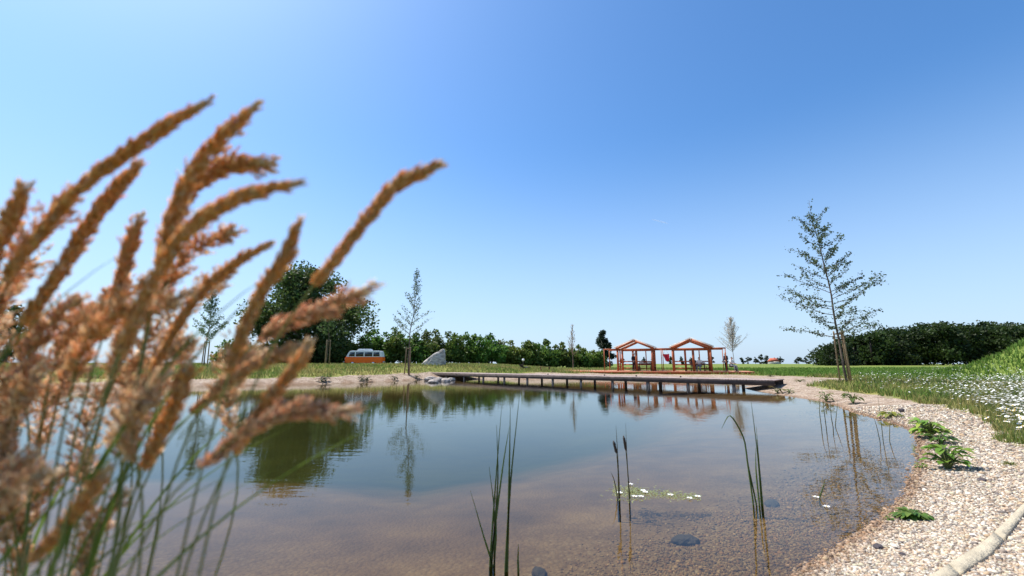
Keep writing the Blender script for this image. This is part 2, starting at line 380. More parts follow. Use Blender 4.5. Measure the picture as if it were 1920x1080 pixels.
# ------------------------------------------------------------ meadow grass
def blades(P, h, wd, lean, cols, mb, bend=.5):
    n = len(P); a = RNG.uniform(0, 6.28, n); d = np.stack([np.cos(a), np.sin(a), 0*a], 1)
    la = RNG.uniform(0, 6.28, n); ld = np.stack([np.cos(la), np.sin(la), 0*la], 1)*(lean*h)[:, None]
    up = np.array([0, 0, 1.])[None]*h[:, None]
    w2 = d*wd[:, None]/2
    V = np.stack([P-w2, P+w2, P+up*.55+ld*.3+w2*.8, P+up*.55+ld*.3-w2*.8, P+up+ld, ], 1)
    q = np.array([[0, 1, 2, 3]]); t = np.array([[3, 2, 4]]); off = np.arange(n)[:, None]*5
    base = mb.n; mb.V.append(V.reshape(-1, 3)); mb.n += n*5
    mb.F[4].append(q+off+base); mb.C[4].append(cols); mb.M[4].append(np.zeros(n))
    mb.F[3].append(t+off+base); mb.C[3].append(cols*1.1); mb.M[3].append(np.zeros(n))
N0 = 270000
u = RNG.uniform(-.15, 1.32, N0); yy = np.exp(RNG.uniform(np.log(4.2), np.log(75), N0)); left = RNG.uniform(0, 1, N0) < .3
u = np.where(left, RNG.uniform(-1.3, .3, N0), u); yy = np.where(left, np.exp(RNG.uniform(np.log(26), np.log(70), N0)), yy)
x = u*yy; sd = sdist(x, yy); gm = gmask(x, yy, sd)+.55*wav(x, yy, 1.7, 3)*.5
ok = (sd > .7) & (gm < .5) & (x*x+yy*yy > 16)
x, yy, sd = x[ok], yy[ok], sd[ok]; z = HT(x, yy, sd); n = len(x); rr = np.hypot(x, yy)
hh = RNG.uniform(.09, .29, n)*(1+.35*wav(x, yy, .8, 1))*np.where(rr > 28, 1.1, 1)*np.where((rr < 12), 1.0, .95)*ss(.6, 3.0, sd+1.2)
wd = RNG.uniform(.004, .009, n)*(1+.22*np.maximum(rr-5, 0))
dry = np.clip(.36+.5*wav(x, yy, .45, 5)+.32*RNG.normal(0, 1, n)+.15*ss(8, 20, rr)-.5*ss(9, 5, rr)-.9*ss(20, 24, x)*ss(13, 17, yy), 0, 1)[:, None]
cols = (1-dry)*np.array([.12, .21, .035])+dry*np.array([.38, .31, .12]); cols *= RNG.uniform(.65, 1.25, (n, 1))
mb = MB(); blades(np.stack([x, yy, z-.01], 1), hh, wd, RNG.uniform(.05, .6, n), cols, mb)
tag(mb.build('meadow_grass', M['blade']), 'green and straw coloured grass of the meadow around the pond', 'grass', kind='stuff')

# ------------------------------------------------------------ daisies
def daisy_mesh(name, h=.3, r=.024, n=10):
    mb = MB(); mb.tube([(0, 0, 0), (.012, .004, h*.5), (0, 0, h)], .0022, 4, mi=1, cap=False)
    for k in range(n):
        a = k*2*math.pi/n; ca, sa = math.cos(a), math.sin(a); wv = .30*r
        V = [(ca*r*.25-sa*wv*.5, sa*r*.25+ca*wv*.5, h), (ca*r*.25+sa*wv*.5, sa*r*.25-ca*wv*.5, h), (ca*r*.9+sa*wv, sa*r*.9-ca*wv, h+.004), (ca*r*1.05, sa*r*1.05, h+.003), (ca*r*.9-sa*wv, sa*r*.9+ca*wv, h+.004)]
        mb.poly(V, [(0, 1, 2, 3, 4)], mi=0)
    mb.tube([(0, 0, h-.003), (0, 0, h+.006), (0, 0, h+.009)], [r*.34, r*.34, r*.15], 7, mi=2)
    o = mb.build(name, [M['petal'], M['stem'], M['yolk']]); return o
dense = []
while len(dense) < 2400:
    yv = math.exp(random.uniform(math.log(5.2), math.log(30))); xv = random.uniform(.3, 1.3)*yv
    s = float(sdist(xv, yv)[0])
    if s < 1.2 or hz(xv, yv) > .98 or yv > 27 or float(gmask(xv, yv, s)[()] if np.ndim(gmask(xv, yv, s)) == 0 else gmask(xv, yv, s)[0]) > .3: continue
    pr = .5+.6*float(wav(np.array([xv]), np.array([yv]), .9, 4)[0])
    pr *= (.3+.9*float(ss(.74, 1.12, xv/yv)))*(1.1 if yv < 13 else .55)
    if random.random() < pr:
        for _ in range(random.randint(1, 4)):
            dense.append((xv+random.gauss(0, .16), yv+random.gauss(0, .2)))
dense.sort(key=lambda p: p[0]**2+p[1]**2)
kinds = [daisy_mesh('daisy', .33, .027), daisy_mesh('daisy', .42, .03), daisy_mesh('daisy', .27, .024)]
cnt = 0
for i, (xv, yv) in enumerate(dense[:280]):
    src = kinds[i % 3]; o = src if i < 3 else src.copy()
    if i >= 3: COL.objects.link(o)
    o.location = (xv, yv, hz(xv, yv)); o.rotation_euler = (random.gauss(0, .25)-.15, random.gauss(0, .25), random.uniform(0, 6)); s = random.uniform(.8, 1.35); o.scale = (s, s, random.uniform(.85, 1.15))
    tag(o, 'white daisy with a yellow centre in the meadow beside the pebble shore', 'flower', 'daisies in the right hand meadow')
mb = MB()
rest = np.array(dense[280:]); zz = HT(rest[:, 0], rest[:, 1])
for (xv, yv), z0 in zip(rest, zz):
    h = random.uniform(.24, .42); r = random.uniform(.017, .027)*(1+.012*yv); a0 = random.random()*6
    tx, ty = random.gauss(0, .25), random.gauss(0, .25)+.15
    V = [(xv+r*math.cos(a0+k*math.pi/4)*(1 if k % 2 else .72), yv+r*math.sin(a0+k*math.pi/4)*(1 if k % 2 else .72), z0+h+r*(tx*math.cos(a0+k*math.pi/4)-ty*math.sin(a0+k*math.pi/4))) for k in range(8)]
    mb.poly(V, [tuple(range(8))], mi=0)
    mb.add([(xv-.002, yv, z0), (xv+.002, yv, z0), (xv+.002, yv, z0+h-.004), (xv-.002, yv, z0+h-.004)], [[0, 1, 2, 3]], mi=1)
tag(mb.build('daisy_meadow', [M['petal'], M['stem']]), 'far drift of small white daisies beyond the nearest flowers', 'flowers', kind='stuff')

# ------------------------------------------------------------ foliage and trees
def leaf_cards(mb, P, size, cols, aspect=.6, flat=0):
    """each leaf a folded pair of faces"""
    n = len(P); a = RNG.normal(0, 1, (n, 3)); a /= np.linalg.norm(a, axis=1)[:, None]
    b = RNG.normal(0, 1, (n, 3)); b[:, 2] *= (1-flat); b -= a*(a*b).sum(1)[:, None]; b /= np.linalg.norm(b, axis=1)[:, None]
    c = np.cross(a, b); s = size[:, None]
    V = np.stack([P-a*s*.5, P+b*s*aspect*.5+c*s*.1, P+a*s*.5, P-b*s*aspect*.5+c*s*.1], 1)
    off = np.arange(n)[:, None]*4; base = mb.n
    mb.V.append(V.reshape(-1, 3)); mb.n += 4*n
    for tri in ([0, 1, 2], [0, 2, 3]):
        mb.F[3].append(np.array([tri])+off+base); mb.C[3].append(cols); mb.M[3].append(np.zeros(n))
def crown_points(clumps, n, shell=.55):
    """points through clumps (cx,cy,cz,r[,flatten])"""
    C = np.array([c[:4] for c in clumps]); wgt = C[:, 3]**2.2; idx = RNG.choice(len(C), n, p=wgt/wgt.sum())
    d = RNG.normal(0, 1, (n, 3)); d /= np.linalg.norm(d, axis=1)[:, None]
    r = RNG.uniform(0, 1, n)**shell*C[idx, 3]*(1+.28*np.sin(d[:, 0]*7+idx)*np.cos(d[:, 2]*6+idx*2))
    d[:, 2] *= .8
    return C[idx, :3]+d*r[:, None], idx
def big_tree(name, base, height, rad, label, cat, nclump=26, n=14000, leaf=.3, col=(.05, .09, .022), group=None, trunk_h=.25, lowest=.2, shape='round', trunk_r=None, bark='bark', seed=0):
    rg = random.Random(seed)
    root = empty(name, base, 0, label, cat, group); cl = []
    for k in range(nclump):
        if shape == 'round':
            f = rg.random(); zc = lowest+(1-lowest-.12)*f; env = math.sqrt(max(.02, 1-((zc-.44)/.47)**2))
        elif shape == 'cone':
            f = rg.random()**1.3; zc = lowest+(1-lowest-.08)*f; env = max(.12, 1.08*(1-zc)**.6)
        else:
            f = rg.random(); zc = lowest+(.85-lowest)*f; env = 1.0-.25*zc
        a = rg.uniform(0, 6.283); q = rg.random()**.6*env*.8
        cl.append((math.cos(a)*q*rad, math.sin(a)*q*rad, zc*height, rg.uniform(.17, .33)*rad*(.75+.4*env)))
    cl.append((0, 0, height*.9, rad*.2)); cl.append((0, 0, height*.6, rad*.45))
    if shape == 'box':
        for k in range(8):
            a = k*.785; cl.append((math.cos(a)*rad*.62, math.sin(a)*rad*.5, height*(.22 if k % 2 else .45), rad*.42))
        cl.append((0, 0, height*.3, rad*.6))
    P, idx = crown_points(cl, n)
    ctint = np.array([rg.uniform(.75, 1.35) for _ in cl])[idx]
    cols = np.array(col)[None]*ctint[:, None]*RNG.uniform(.7, 1.35, (n, 1))*np.array([1, 1, 1])
    cols[:, 0] *= RNG.uniform(.8, 1.3, n)
    mb = MB(); leaf_cards(mb, P, RNG.uniform(.6, 1.3, n)*leaf, cols, .7)
    mb.build('crown', M['leaf'], root)
    tr = trunk_r or rad*.05
    mb = MB(); mb.tube([(0, 0, -.2), (0, 0, height*.1), (.03*rad, .02*rad, height*.35), (0, 0, height*.75)], [tr*1.25, tr, tr*.75, tr*.2], 8)
    for c in cl[:14]:
        z0 = max(height*.12, c[2]-math.hypot(c[0], c[1])*.9)
        z0 = min(z0, height*.7)
        mb.tube([(0, 0, z0), (c[0]*.5, c[1]*.5, z0+(c[2]-z0)*.6), (c[0], c[1], c[2])], [tr*.45, tr*.28, tr*.08], 5)
    mb.build('trunk', M[bark], root, smooth=True)
    return root

def young_tree(name, base, height, rad, label, crown0=.3, leafy=1.0, leaf=.09, lean=(0, 0), col=(.09, .14, .04), stakes=True, nb=34, seed=1, stake_h=2.4, bark='bark', up=.6, stake_label=None, taper=.85, stake_w=.035, thick=1, top=.93):
    rg = random.Random(seed); root = empty(name, base, 0, label, 'tree')
    br = MB(); LP = []
    def axis(f):
        wob = .06*math.sin(f*9+seed)+.03*math.sin(f*23+seed)
        return np.array([lean[0]*f**1.3+wob*height*.12, lean[1]*f**1.3+wob*.5*height*.1, f*height])
    r0 = .0065*height
    tpts = [axis(f) for f in np.linspace(0, 1, 14)]; tpts[0][2] = -.15
    tk = MB(); tk.tube(tpts, [max(r0*(1-f)**.8, .006) for f in np.linspace(0, 1, 14)], 7); tk.build('trunk', M[bark], root, smooth=True)
    for k in range(nb):
        f = crown0+(1-crown0)*(k+.5*rg.random())/nb*top; p0 = axis(f)
        g = (f-crown0)/(1-crown0); a = k*2.4+rg.uniform(-.5, .5)
        Lb = rad*((1-g)**taper)*rg.uniform(.6, 1.12)+.12*rad
        d = np.array([math.cos(a), math.sin(a), 0]); pts = [p0]; el = up*rg.uniform(.5, 1.2)+.5*g
        m = 7; p = p0.copy()
        for q in range(m):
            e = el+ (q/m)*rg.uniform(-.05, .45)
            dd = d*math.cos(e)+np.array([0, 0, math.sin(e)])+np.array([rg.gauss(0, .12) for _ in range(3)])
            p = p+dd/np.linalg.norm(dd)*Lb/m; pts.append(p.copy())
        rb = r0*.33*(1-g*.6)*thick
        br.tube(pts, np.linspace(rb, max(.004*thick, rb*.18), m+1), 4)
        pts = np.array(pts)
        for q in range(int(3+Lb*2.2)):   # side twigs
            t = rg.uniform(.2, .95)*m; i = int(t); b0 = pts[i]+(pts[min(i+1, m)]-pts[i])*(t-i)
            dv = np.array([rg.gauss(0, 1), rg.gauss(0, 1), rg.uniform(0, 1.1)]); dv /= np.linalg.norm(dv)
            Lt = rg.uniform(.12, .3)*Lb*.8
            b1 = b0+dv*Lt*.5+d*Lt*.2; b2 = b0+dv*Lt+d*Lt*.45
            br.tube([b0, b1, b2], [rb*.3, rb*.22, .003*thick], 3, cap=False)
            for _ in range(int(leafy*4+rg.random())):
                s = rg.random(); LP.append(b0+(b2-b0)*s)
        for _ in range(int(leafy*Lb*11)):
            t = rg.uniform(.12, 1)*m; i = min(int(t), m-1); LP.append(pts[i]+(pts[i+1]-pts[i])*(t-i))
    for _ in range(int(leafy*28)): LP.append(axis(rg.uniform(.72, 1)))
    br.build('branches', M[bark], root, smooth=True)
    if LP:
        LP = np.array(LP)+RNG.normal(0, leaf*.6, (len(LP), 3)); n = len(LP); mb = MB()
        leaf_cards(mb, LP, leaf*RNG.uniform(.6, 1.25, n), np.array(col)[None]*RNG.uniform(.6, 1.5, (n, 1)), .75)
        mb.build('crown', M['leaf'], root)
    if stakes:
        rs = .27
        st = empty('tree_stakes', base, 0, stake_label, 'tree stakes', 'stake sets round the young trees'); top = []
        for k in range(3):
            a = R(100+120*k)+seed; p = Vector((math.cos(a)*rs, math.sin(a)*rs, 0)); q = p*.8+Vector((lean[0]*.1, lean[1]*.1, stake_h)); top.append(q)
            mb = MB(); mb.tube([p-Vector((0, 0, .3)), q-Vector((0, 0, .05)), q+Vector((0, 0, .02))], [stake_w*1.05, stake_w, stake_w*.7], 8); mb.build('stake', M['stake'], st)
        for k in range(3):
            a, b = top[k]-Vector((0, 0, .12)), top[(k+1) % 3]-Vector((0, 0, .12))
            mb = MB(); mb.bar(a, b, .025, .06); mb.build('crossbar', M['stake'], st)
        mb = MB(); c = Vector(axis(stake_h/height*.96))
        mb.tube([c+Vector((math.cos(t)*.09, math.sin(t)*.09, .0)) for t in np.linspace(0, 6.28, 9)], .014, 4); mb.build('tie', M['tyre'], st)
    return root
def on(px, Yd): xv = (px-960)/FPX*Yd; return (xv, Yd, hz(xv, Yd))

def on_c(px, py, Yd):   # base where the pixel column meets distance Yd near a given row (pitch-correct)
    p = A(px, py, Yd); return (p.x, Yd, hz(p.x, Yd))

young_tree('young_tree', on_c(1588, 712, 20.6), 9.1, 2.55, 'tall slim young tree in leaf on the right with three stakes by the daisies', crown0=.22, leafy=2.3, leaf=.1, lean=(-.7, 0), nb=46, seed=3, top=.86,
           stake_h=2.45, up=.3, col=(.085, .12, .06), stake_label='three wooden stakes round the tall young tree at the right', taper=.85)
young_tree('young_tree', on_c(764, 697, 38), 9.6, 2.1, 'thin airy young tree between the orange van and the boulder', crown0=.33, leafy=1.1, leaf=.12, lean=(.6, 0), nb=36, seed=8,
           up=.75, col=(.10, .14, .06), stake_label='three stakes round the thin tree left of the boulder', taper=.9, stake_w=.05)
young_tree('young_tree', on_c(612, 683, 45), 7.2, 1.6, 'small young tree standing in front of the big dark tree', crown0=.4, leafy=1.3, leaf=.14, nb=26, seed=5,
           col=(.09, .15, .045), stake_label='three pale stakes in front of the big dark tree', stake_w=.06, stake_h=2.6)
young_tree('young_tree', on_c(383, 683, 43), 8.0, 1.9, 'grey green young tree glimpsed behind the grass plumes', crown0=.3, leafy=2.2, leaf=.15, nb=32, seed=9,
           col=(.13, .19, .11), stake_label='stakes under the young tree behind the grass plumes', stake_w=.05)
young_tree('bare_tree', on_c(1074, 686, 48), 5.3, 1.25, 'nearly leafless upright sapling left of the dark round tree', crown0=.35, leafy=.12, leaf=.12, nb=50, seed=12, stakes=False, up=1.0, bark='bark_pale', col=(.4, .33, .2), thick=2)
young_tree('bare_tree', on_c(1377, 686, 50), 6.0, 2.0, 'leafless twiggy sapling with a rounded crown right of the pavilions', crown0=.36, leafy=.7, leaf=.09, nb=80, seed=14, stakes=False, up=.95, bark='bark_pale', col=(.55, .50, .42), taper=.55, thick=1.8)

p = on_c(567, 683, 60); big_tree('broadleaf_tree', p, 15.2-p[2]+.2, 9.3, 'big dark round broadleaf tree behind the grass plumes', 'tree', 64, 34000, .42, (.055, .09, .024), lowest=.03, seed=2)
p = on_c(8, 683, 66); big_tree('broadleaf_tree', p, 9.5, 5, 'green tree low at the left edge behind the plumes', 'tree', 16, 5000, .4, (.04, .08, .02), lowest=.1, seed=4)
p = on_c(1133, 683, 92); big_tree('conifer_tree', p, 8.3, 2.9, 'dark rounded conifer standing alone left of the pavilions', 'tree', 30, 7000, .34, (.022, .042, .022), lowest=.05, seed=6, shape='cone')
# hedge of separate shrubs
hs = [(455, 650, 60, 4.0), (505, 655, 60, 3.6), (640, 640, 64, 3.6), (700, 621, 66, 3.3), (738, 617, 67, 3.4), (778, 628, 68, 3.2), (815, 622, 69, 3.2), (851, 628, 70, 3.1), (888, 630, 71, 3.1), (922, 629, 72, 3.0),
      (957, 643, 74, 3.0), (990, 642, 75, 2.9), (1023, 640, 76, 2.9), (1055, 645, 78, 2.7), (1086, 651, 80, 2.7), (1113, 661, 82, 2.5)]
for i, (px, py, Yd, rd) in enumerate(hs):
    base = on_c(px, 683, Yd); h = A(px, py, Yd).z-base[2]+.5
    big_tree('hedge_shrub', base, h, rd, 'dense dark green shrub in the hedge beyond the far bank', 'shrub', 12, 5200, .40, (.10*random.uniform(.75, 1.15), .155*random.uniform(.8, 1.15), .03), 'shrubs of the far hedge', lowest=.08, shape='box', seed=20+i)
# far wood on the right: reads as one dark mass
mb = MB(); cl = []; tree_of = []
TOPX, TOPY = [1525, 1548, 1575, 1620, 1700, 1760, 1860, 1920, 2250], [668, 650, 637, 624, 614, 606, 606, 610, 598]
for k in range(76):
    px = 1540+(k % 38)*18+random.uniform(-7, 7); Yd = random.uniform(120, 132) if k < 38 else random.uniform(134, 150)
    zt = CH+(682-np.interp(px, TOPX, TOPY))/FPX*Yd*random.uniform(.93, 1.03)+(.3 if k < 38 else .8); xv = (px-960)/FPX*Yd
    for q in range(9):
        a = random.uniform(0, 6.28); rr_ = random.uniform(1.2, 3.0); zz_ = random.uniform(.18, .86)
        cl.append((xv+math.cos(a)*2.6*(1.1-zz_*.6), Yd+math.sin(a)*2.6, max(zt*zz_, rr_*.5), rr_)); tree_of.append(k)
    cl.append((xv, Yd, max(zt-2.2, 1.5), 2.4)); tree_of.append(k); cl.append((xv, Yd, zt*.3, max(zt*.28, 1.5))); tree_of.append(k)
P, idx = crown_points(cl, 110000, .45); tt_ = np.array([random.uniform(.65, 1.35) for _ in range(76)]); ct = (tt_[np.array(tree_of)]*np.array([random.uniform(.75, 1.3) for _ in cl]))[idx]
cols = np.array([.030, .052, .012])*ct[:, None]*RNG.uniform(.8, 1.2, (len(P), 1)); P[:, 2] = np.maximum(P[:, 2], 1.0)
leaf_cards(mb, P, RNG.uniform(.5, 1.1, len(P))*.85, cols, .85)
for k in range(60):
    c = cl[k]; mb.tube([(c[0], c[1], .4), (c[0]+.3, c[1], c[2])], [.35, .15], 5, col=(.03, .025, .018))
tag(mb.build('distant_wood', M['leaf']), 'dense dark green wood along the horizon at the right', 'wood', kind='stuff')
# short contrail high up
m_ = bpy.data.materials.new('contrail'); m_.use_nodes = True; t_ = m_.node_tree; pb_ = t_.nodes['Principled BSDF']; pb_.inputs['Base Color'].default_value = (.9, .9, .92, 1); pb_.inputs['Roughness'].default_value = 1
nz_ = t_.nodes.new('ShaderNodeTexNoise'); nz_.inputs['Scale'].default_value = .05; rm_ = t_.nodes.new('ShaderNodeMapRange'); rm_.inputs[1].default_value = .3; rm_.inputs[2].default_value = .7; rm_.inputs[3].default_value = .1; rm_.inputs[4].default_value = .4
tc_ = t_.nodes.new('ShaderNodeTexCoord'); t_.links.new(tc_.outputs['Object'], nz_.inputs[0]); t_.links.new(nz_.outputs[0], rm_.inputs[0]); t_.links.new(rm_.outputs[0], pb_.inputs['Alpha'])
mb = MB(); ca, cb = A(1221, 411, 3000), A(1253, 419, 3000); mb.tube([ca.lerp(cb, t) for t in np.linspace(0, 1, 8)], [.5, 2.5, 4, 5, 5, 5.5, 4, 1], 8)
tag(mb.build('contrail', m_, smooth=True), 'short faint white contrail in the blue sky', 'contrail', kind='stuff')
# small far trees on the horizon
for i, (px, h, rd) in enumerate([(1168, 5, 4), (1208, 4.5, 3), (1224, 5, 3), (1258, 5, 4), (1278, 5, 4), (1296, 4, 3), (1334, 5.4, 4), (1392, 4, 3), (1404, 4.5, 3.5), (1417, 4.5, 3.5), (1428, 7, 4.5), (1437, 6, 4.5), (1464, 5, 4), (1498, 4.5, 5), (1512, 5, 5)]):
    base = on_c(px, 683, 420); big_tree('far_tree', base, h+2.5, rd, 'tiny dark round tree on the far horizon', 'tree', 8, 450, 1.1, (.035, .055, .03), 'far trees on the horizon', lowest=.05, seed=60+i)
# far house with a red roof
b0 = on_c(1451, 683, 400); hr = empty('house', b0, .2, 'far house with a red tiled roof on the horizon', 'house')
mb = MB(); mb.box((0, 0, 1.2), (7, 6, 2.6)); mb.build('wall', M['plaster'], hr)
mb = MB(); mb.poly([(-4, -3.4, 2.5), (4, -3.4, 2.5), (4, 3.4, 2.5), (-4, 3.4, 2.5), (-3.6, 0, 5.4), (3.6, 0, 5.4)], [(0, 1, 5, 4), (2, 3, 4, 5), (1, 2, 5), (3, 0, 4), (3, 2, 1, 0)])
rf = mb.build('roof', M['roof_tile'], hr); mb = MB(); mb.box((1.5, .3, 5.5), (.6, .6, 1.2)); mb.build('chimney', M['roof_tile'], rf)

# ------------------------------------------------------------ jetty
JA, JB = Vector((-8.6, 41.2, 0)), Vector((12.9, 21.46, 0)); jd = (JB-JA); JL = jd.length; jd.normalize(); jn = Vector((-jd.y, jd.x, 0))
if jn.y < 0: jn = -jn
jt = empty('jetty', JA, 0, 'long low wooden boardwalk on posts crossing the far side of the pond', 'jetty'); ZT = .56
mb = MB(); k = 0; s = 0.0; mj = np.array(Matrix((jd, jn, Vector((0, 0, 1)))).transposed())
while s < JL:
    c = jd*(s+.07)+jn*1.0+Vector((0, 0, ZT-.018)); g = random.uniform(.8, 1.15)
    mb.box(c, (.134, 2.06, .036), mj, (g, g*random.uniform(.96, 1.02), g)); s += .142
mb.build('deck_boards', M['deck_wood'], jt)
for nm, off in (('edge_beam', .0), ('edge_beam', 2.0)):
    mb = MB(); c = jd*JL/2+jn*off+Vector((0, 0, ZT-.16)); mb.box(c, (JL, .07, .24), mj); mb.build(nm, M['dark_wood'], jt)
for j in range(12):
    s = 1.3+j*(JL-3.2)/11
    for off in (.12, 1.85):
        c = jd*s+jn*off; gx, gy = (JA+c).x, (JA+c).y; zb = hz(gx, gy)-.2
        mb = MB(); mb.tube([(c.x, c.y, zb), (c.x, c.y, ZT-.26)], .085 if j != 9 else .11, 9); mb.build('post', M['post'], jt)
    mb = MB(); mb.box(jd*s+jn*1.0+Vector((0, 0, ZT-.2)), (.09, 1.9, .14), mj); mb.build('crossbeam', M['dark_wood'], jt)
for off in (.55, 1.0, 1.45):
    mb = MB(); mb.box(jd*JL/2+jn*off+Vector((0, 0, ZT-.08)), (JL-.2, .06, .08), mj); mb.build('joist', M['dark_wood'], jt)
for k, s in enumerate((14.5, 19.0, 21.4, 24.2)):
    p = JA+jd*s+jn*random.uniform(.6, 1.5)+Vector((0, 0, ZT))
    mb = MB(); mb.tube([(0, 0, 0), (0, 0, .07), (0, 0, .085)], [.05, .05, .02], 8); o = mb.build('deck_light', M['tyre'], loc=p)
    tag(o, 'small dark fitting standing on the boards of the jetty', 'fitting', 'small dark fittings on the jetty')

# ------------------------------------------------------------ pavilions on their platform
ru = Vector((.93, -.37, 0)).normalized(); rn = Vector((.37, .93, 0)).normalized()
P0 = Vector((12.2, 43.3, 0)); rz = math.atan2(ru.y, ru.x); ZP = .64
pf = empty('wooden_platform', P0, rz, 'low orange wooden platform under the two pavilions', 'platform')
mb = MB(); s = -8.3
while s < 10.5:
    mb.box((s, 2.6, ZP-.02), (.135, 6.0, .04), None, (1.5*random.uniform(.85, 1.1), random.uniform(.8, .95), .6)); s += .142
mb.build('deck_boards', M['deck_wood'], pf)
mb = MB(); mb.box((1.1, -.45, ZP-.12), (18.9, .06, .2)); mb.build('front_beam', M['orange_wood'], pf)
mb = MB(); mb.box((1.1, 5.5, ZP-.12), (18.9, .06, .2)); mb.build('rear_beam', M['orange_wood'], pf)
mb = MB()
for s in np.arange(-8, 10.6, 1.85):
    for yv in (-.2, 2.5, 5.2): mb.box((s, yv, ZP-.3), (.12, .12, .5))
mb.build('bearers', M['dark_wood'], pf)
def pavilion(cx, label):
    Wd, Dp, He, Hr, t = 3.35, 3.6, 2.2, 3.0, .15
    o = P0+ru*cx; root = empty('garden_pavilion', (o.x, o.y, ZP), rz, label, 'pavilion', 'orange wooden pavilions'); h = Wd/2
    for yv in (.0, Dp):
        for xv in (-h, h):
            mb = MB(); mb.box((xv, yv, He/2), (t*1.25, t*1.25, He)); mb.build('post', M['orange_wood'], root)
    for xv, yv, wp in ((-h, Dp*.5, .12), (h, Dp*.5, .12), (-.55, Dp, .2), (.15, .02, .22), (.8, Dp, .1)):
        mb = MB(); mb.box((xv, yv, He/2-.01), (wp, .1, He-.02)); mb.build('post', M['orange_wood'], root)
    for yv in (.0, Dp):
        mb = MB(); mb.bar((-h+.1, yv, He-.075), (h-.1, yv, He-.075), .09, .15); mb.build('tie_beam', M['orange_wood'], root)
    for xv in (-h, h):
        mb = MB(); mb.bar((xv, .1, He-.03), (xv, Dp-.1, He-.03), .11, .14); mb.build('eaves_beam', M['orange_wood'], root)
    for yv in (-.12, .95, 2.5, Dp+.12):
        for sg in (-1, 1):
            mb = MB(); mb.bar((sg*(h+.16), yv, He+.0), (sg*.01, yv, Hr), .07, .19 if yv < .1 or yv > Dp else .06); mb.build('rafter', M['orange_wood'], root)
    for sg in (-1, 1):
        mb = MB(); n = Vector((sg*(Hr-He), 0, h+.16)).normalized()*.13
        a, b = Vector((sg*(h+.26), 0, He-.04))+n, Vector((0, 0, Hr+.0))+n; b.x = 0
        tt = Vector((0, 0, .025)); y0, y1 = -.2, Dp+.2
        V = [(a.x, y0, a.z), (b.x, y0, b.z), (b.x, y1, b.z), (a.x, y1, a.z)]; V += [(v[0], v[1], v[2]+.10) for v in V]
        mb.add(V, [[0, 1, 2, 3], [7, 6, 5, 4], [0, 4, 5, 1], [1, 5, 6, 2], [2, 6, 7, 3], [3, 7, 4, 0]]); mb.build('roof_panel', M['roof'], root)
    # low side rails and benches inside
    for xv in (-h, h):
        mb = MB(); mb.bar((xv, .15, .45), (xv, Dp-.15, .45), .05, .1); mb.build('side_rail', M['orange_wood'], root)
    for zz_ in (.25, .62, .95):
        mb = MB(); mb.bar((-h+.1, Dp-.02, zz_), (h-.1, Dp-.02, zz_), .04, .11); mb.build('rear_rail', M['orange_wood'], root)
    for xv in (-h, h):
        for zz_ in (.2, .7, .95):
            mb = MB(); mb.bar((xv, .15, zz_), (xv, Dp*.5-.1, zz_), .04, .09); mb.build('side_rail', M['orange_wood'], root)
    return root
pavilion(0.1, 'left orange wooden pavilion frame with pale gabled roof')
pavilion(5.35, 'right orange wooden pavilion frame with pale gabled roof, people inside')
# linking frames between / beside the pavilions
def link_frame(x0, x1, posts, label):
    o = P0+ru*x0; root = empty('beam_frame', (o.x, o.y, ZP), rz, label, 'frame')
    mb = MB(); mb.bar((0, .1, 2.16), (x1-x0, .1, 2.16), .07, .12); mb.build('crossbeam', M['orange_wood'], root)
    mb = MB(); mb.bar((0, 3.4, 2.16), (x1-x0, 3.4, 2.16), .07, .12); mb.build('crossbeam', M['orange_wood'], root)
    for px_ in posts:
        for yv in (.1, 3.4):
            mb = MB(); mb.bar((px_-x0, yv, 0), (px_-x0, yv, 2.1), .07); mb.build('post', M['orange_wood'], root)
    return root
link_frame(1.88, 3.57, [2.62], 'slender wooden beam frame joining the two pavilions')
link_frame(7.13, 8.35, [8.3], 'thin wooden frame at the right end of the pavilions')
link_frame(-3.0, -1.70, [-2.95], 'thin wooden frame at the left end of the pavilions')
# hanging red cloth between them
o = P0+ru*3.05+rn*.1; fl = empty('hanging_cloth', (o.x, o.y, ZP+1.02), rz, 'bright red cloth hanging from the beam between the pavilions', 'cloth')
mb = MB(); nx, nz = 10, 8; V = []
for side in (0, .03):
    for j in range(nz):
        for i in range(nx):
            u_, v_ = i/(nx-1), j/(nz-1); V.append(((u_-.5)*.62*(.55+.45*v_)+.1*(1-v_), .1*math.sin(u_*9+v_*3)+side, v_*.62*(1-.15*u_*0)-.12*math.sin(u_*3.1)*(1-v_)))
n0 = nx*nz; Fq = []
for j in range(nz-1):
    for i in range(nx-1):
        a = j*nx+i; Fq += [[a, a+1, a+nx+1, a+nx], [n0+a+nx, n0+a+nx+1, n0+a+1, n0+a]]
mb.add(V, Fq); mb.build('cloth', M['red'], fl, smooth=True)
mb = MB(); mb.tube([(-.25, 0, .62), (0, 0, 1.08), (.25, 0, .62)], .012, 5); mb.build('cord', M['white_cloth'], fl)

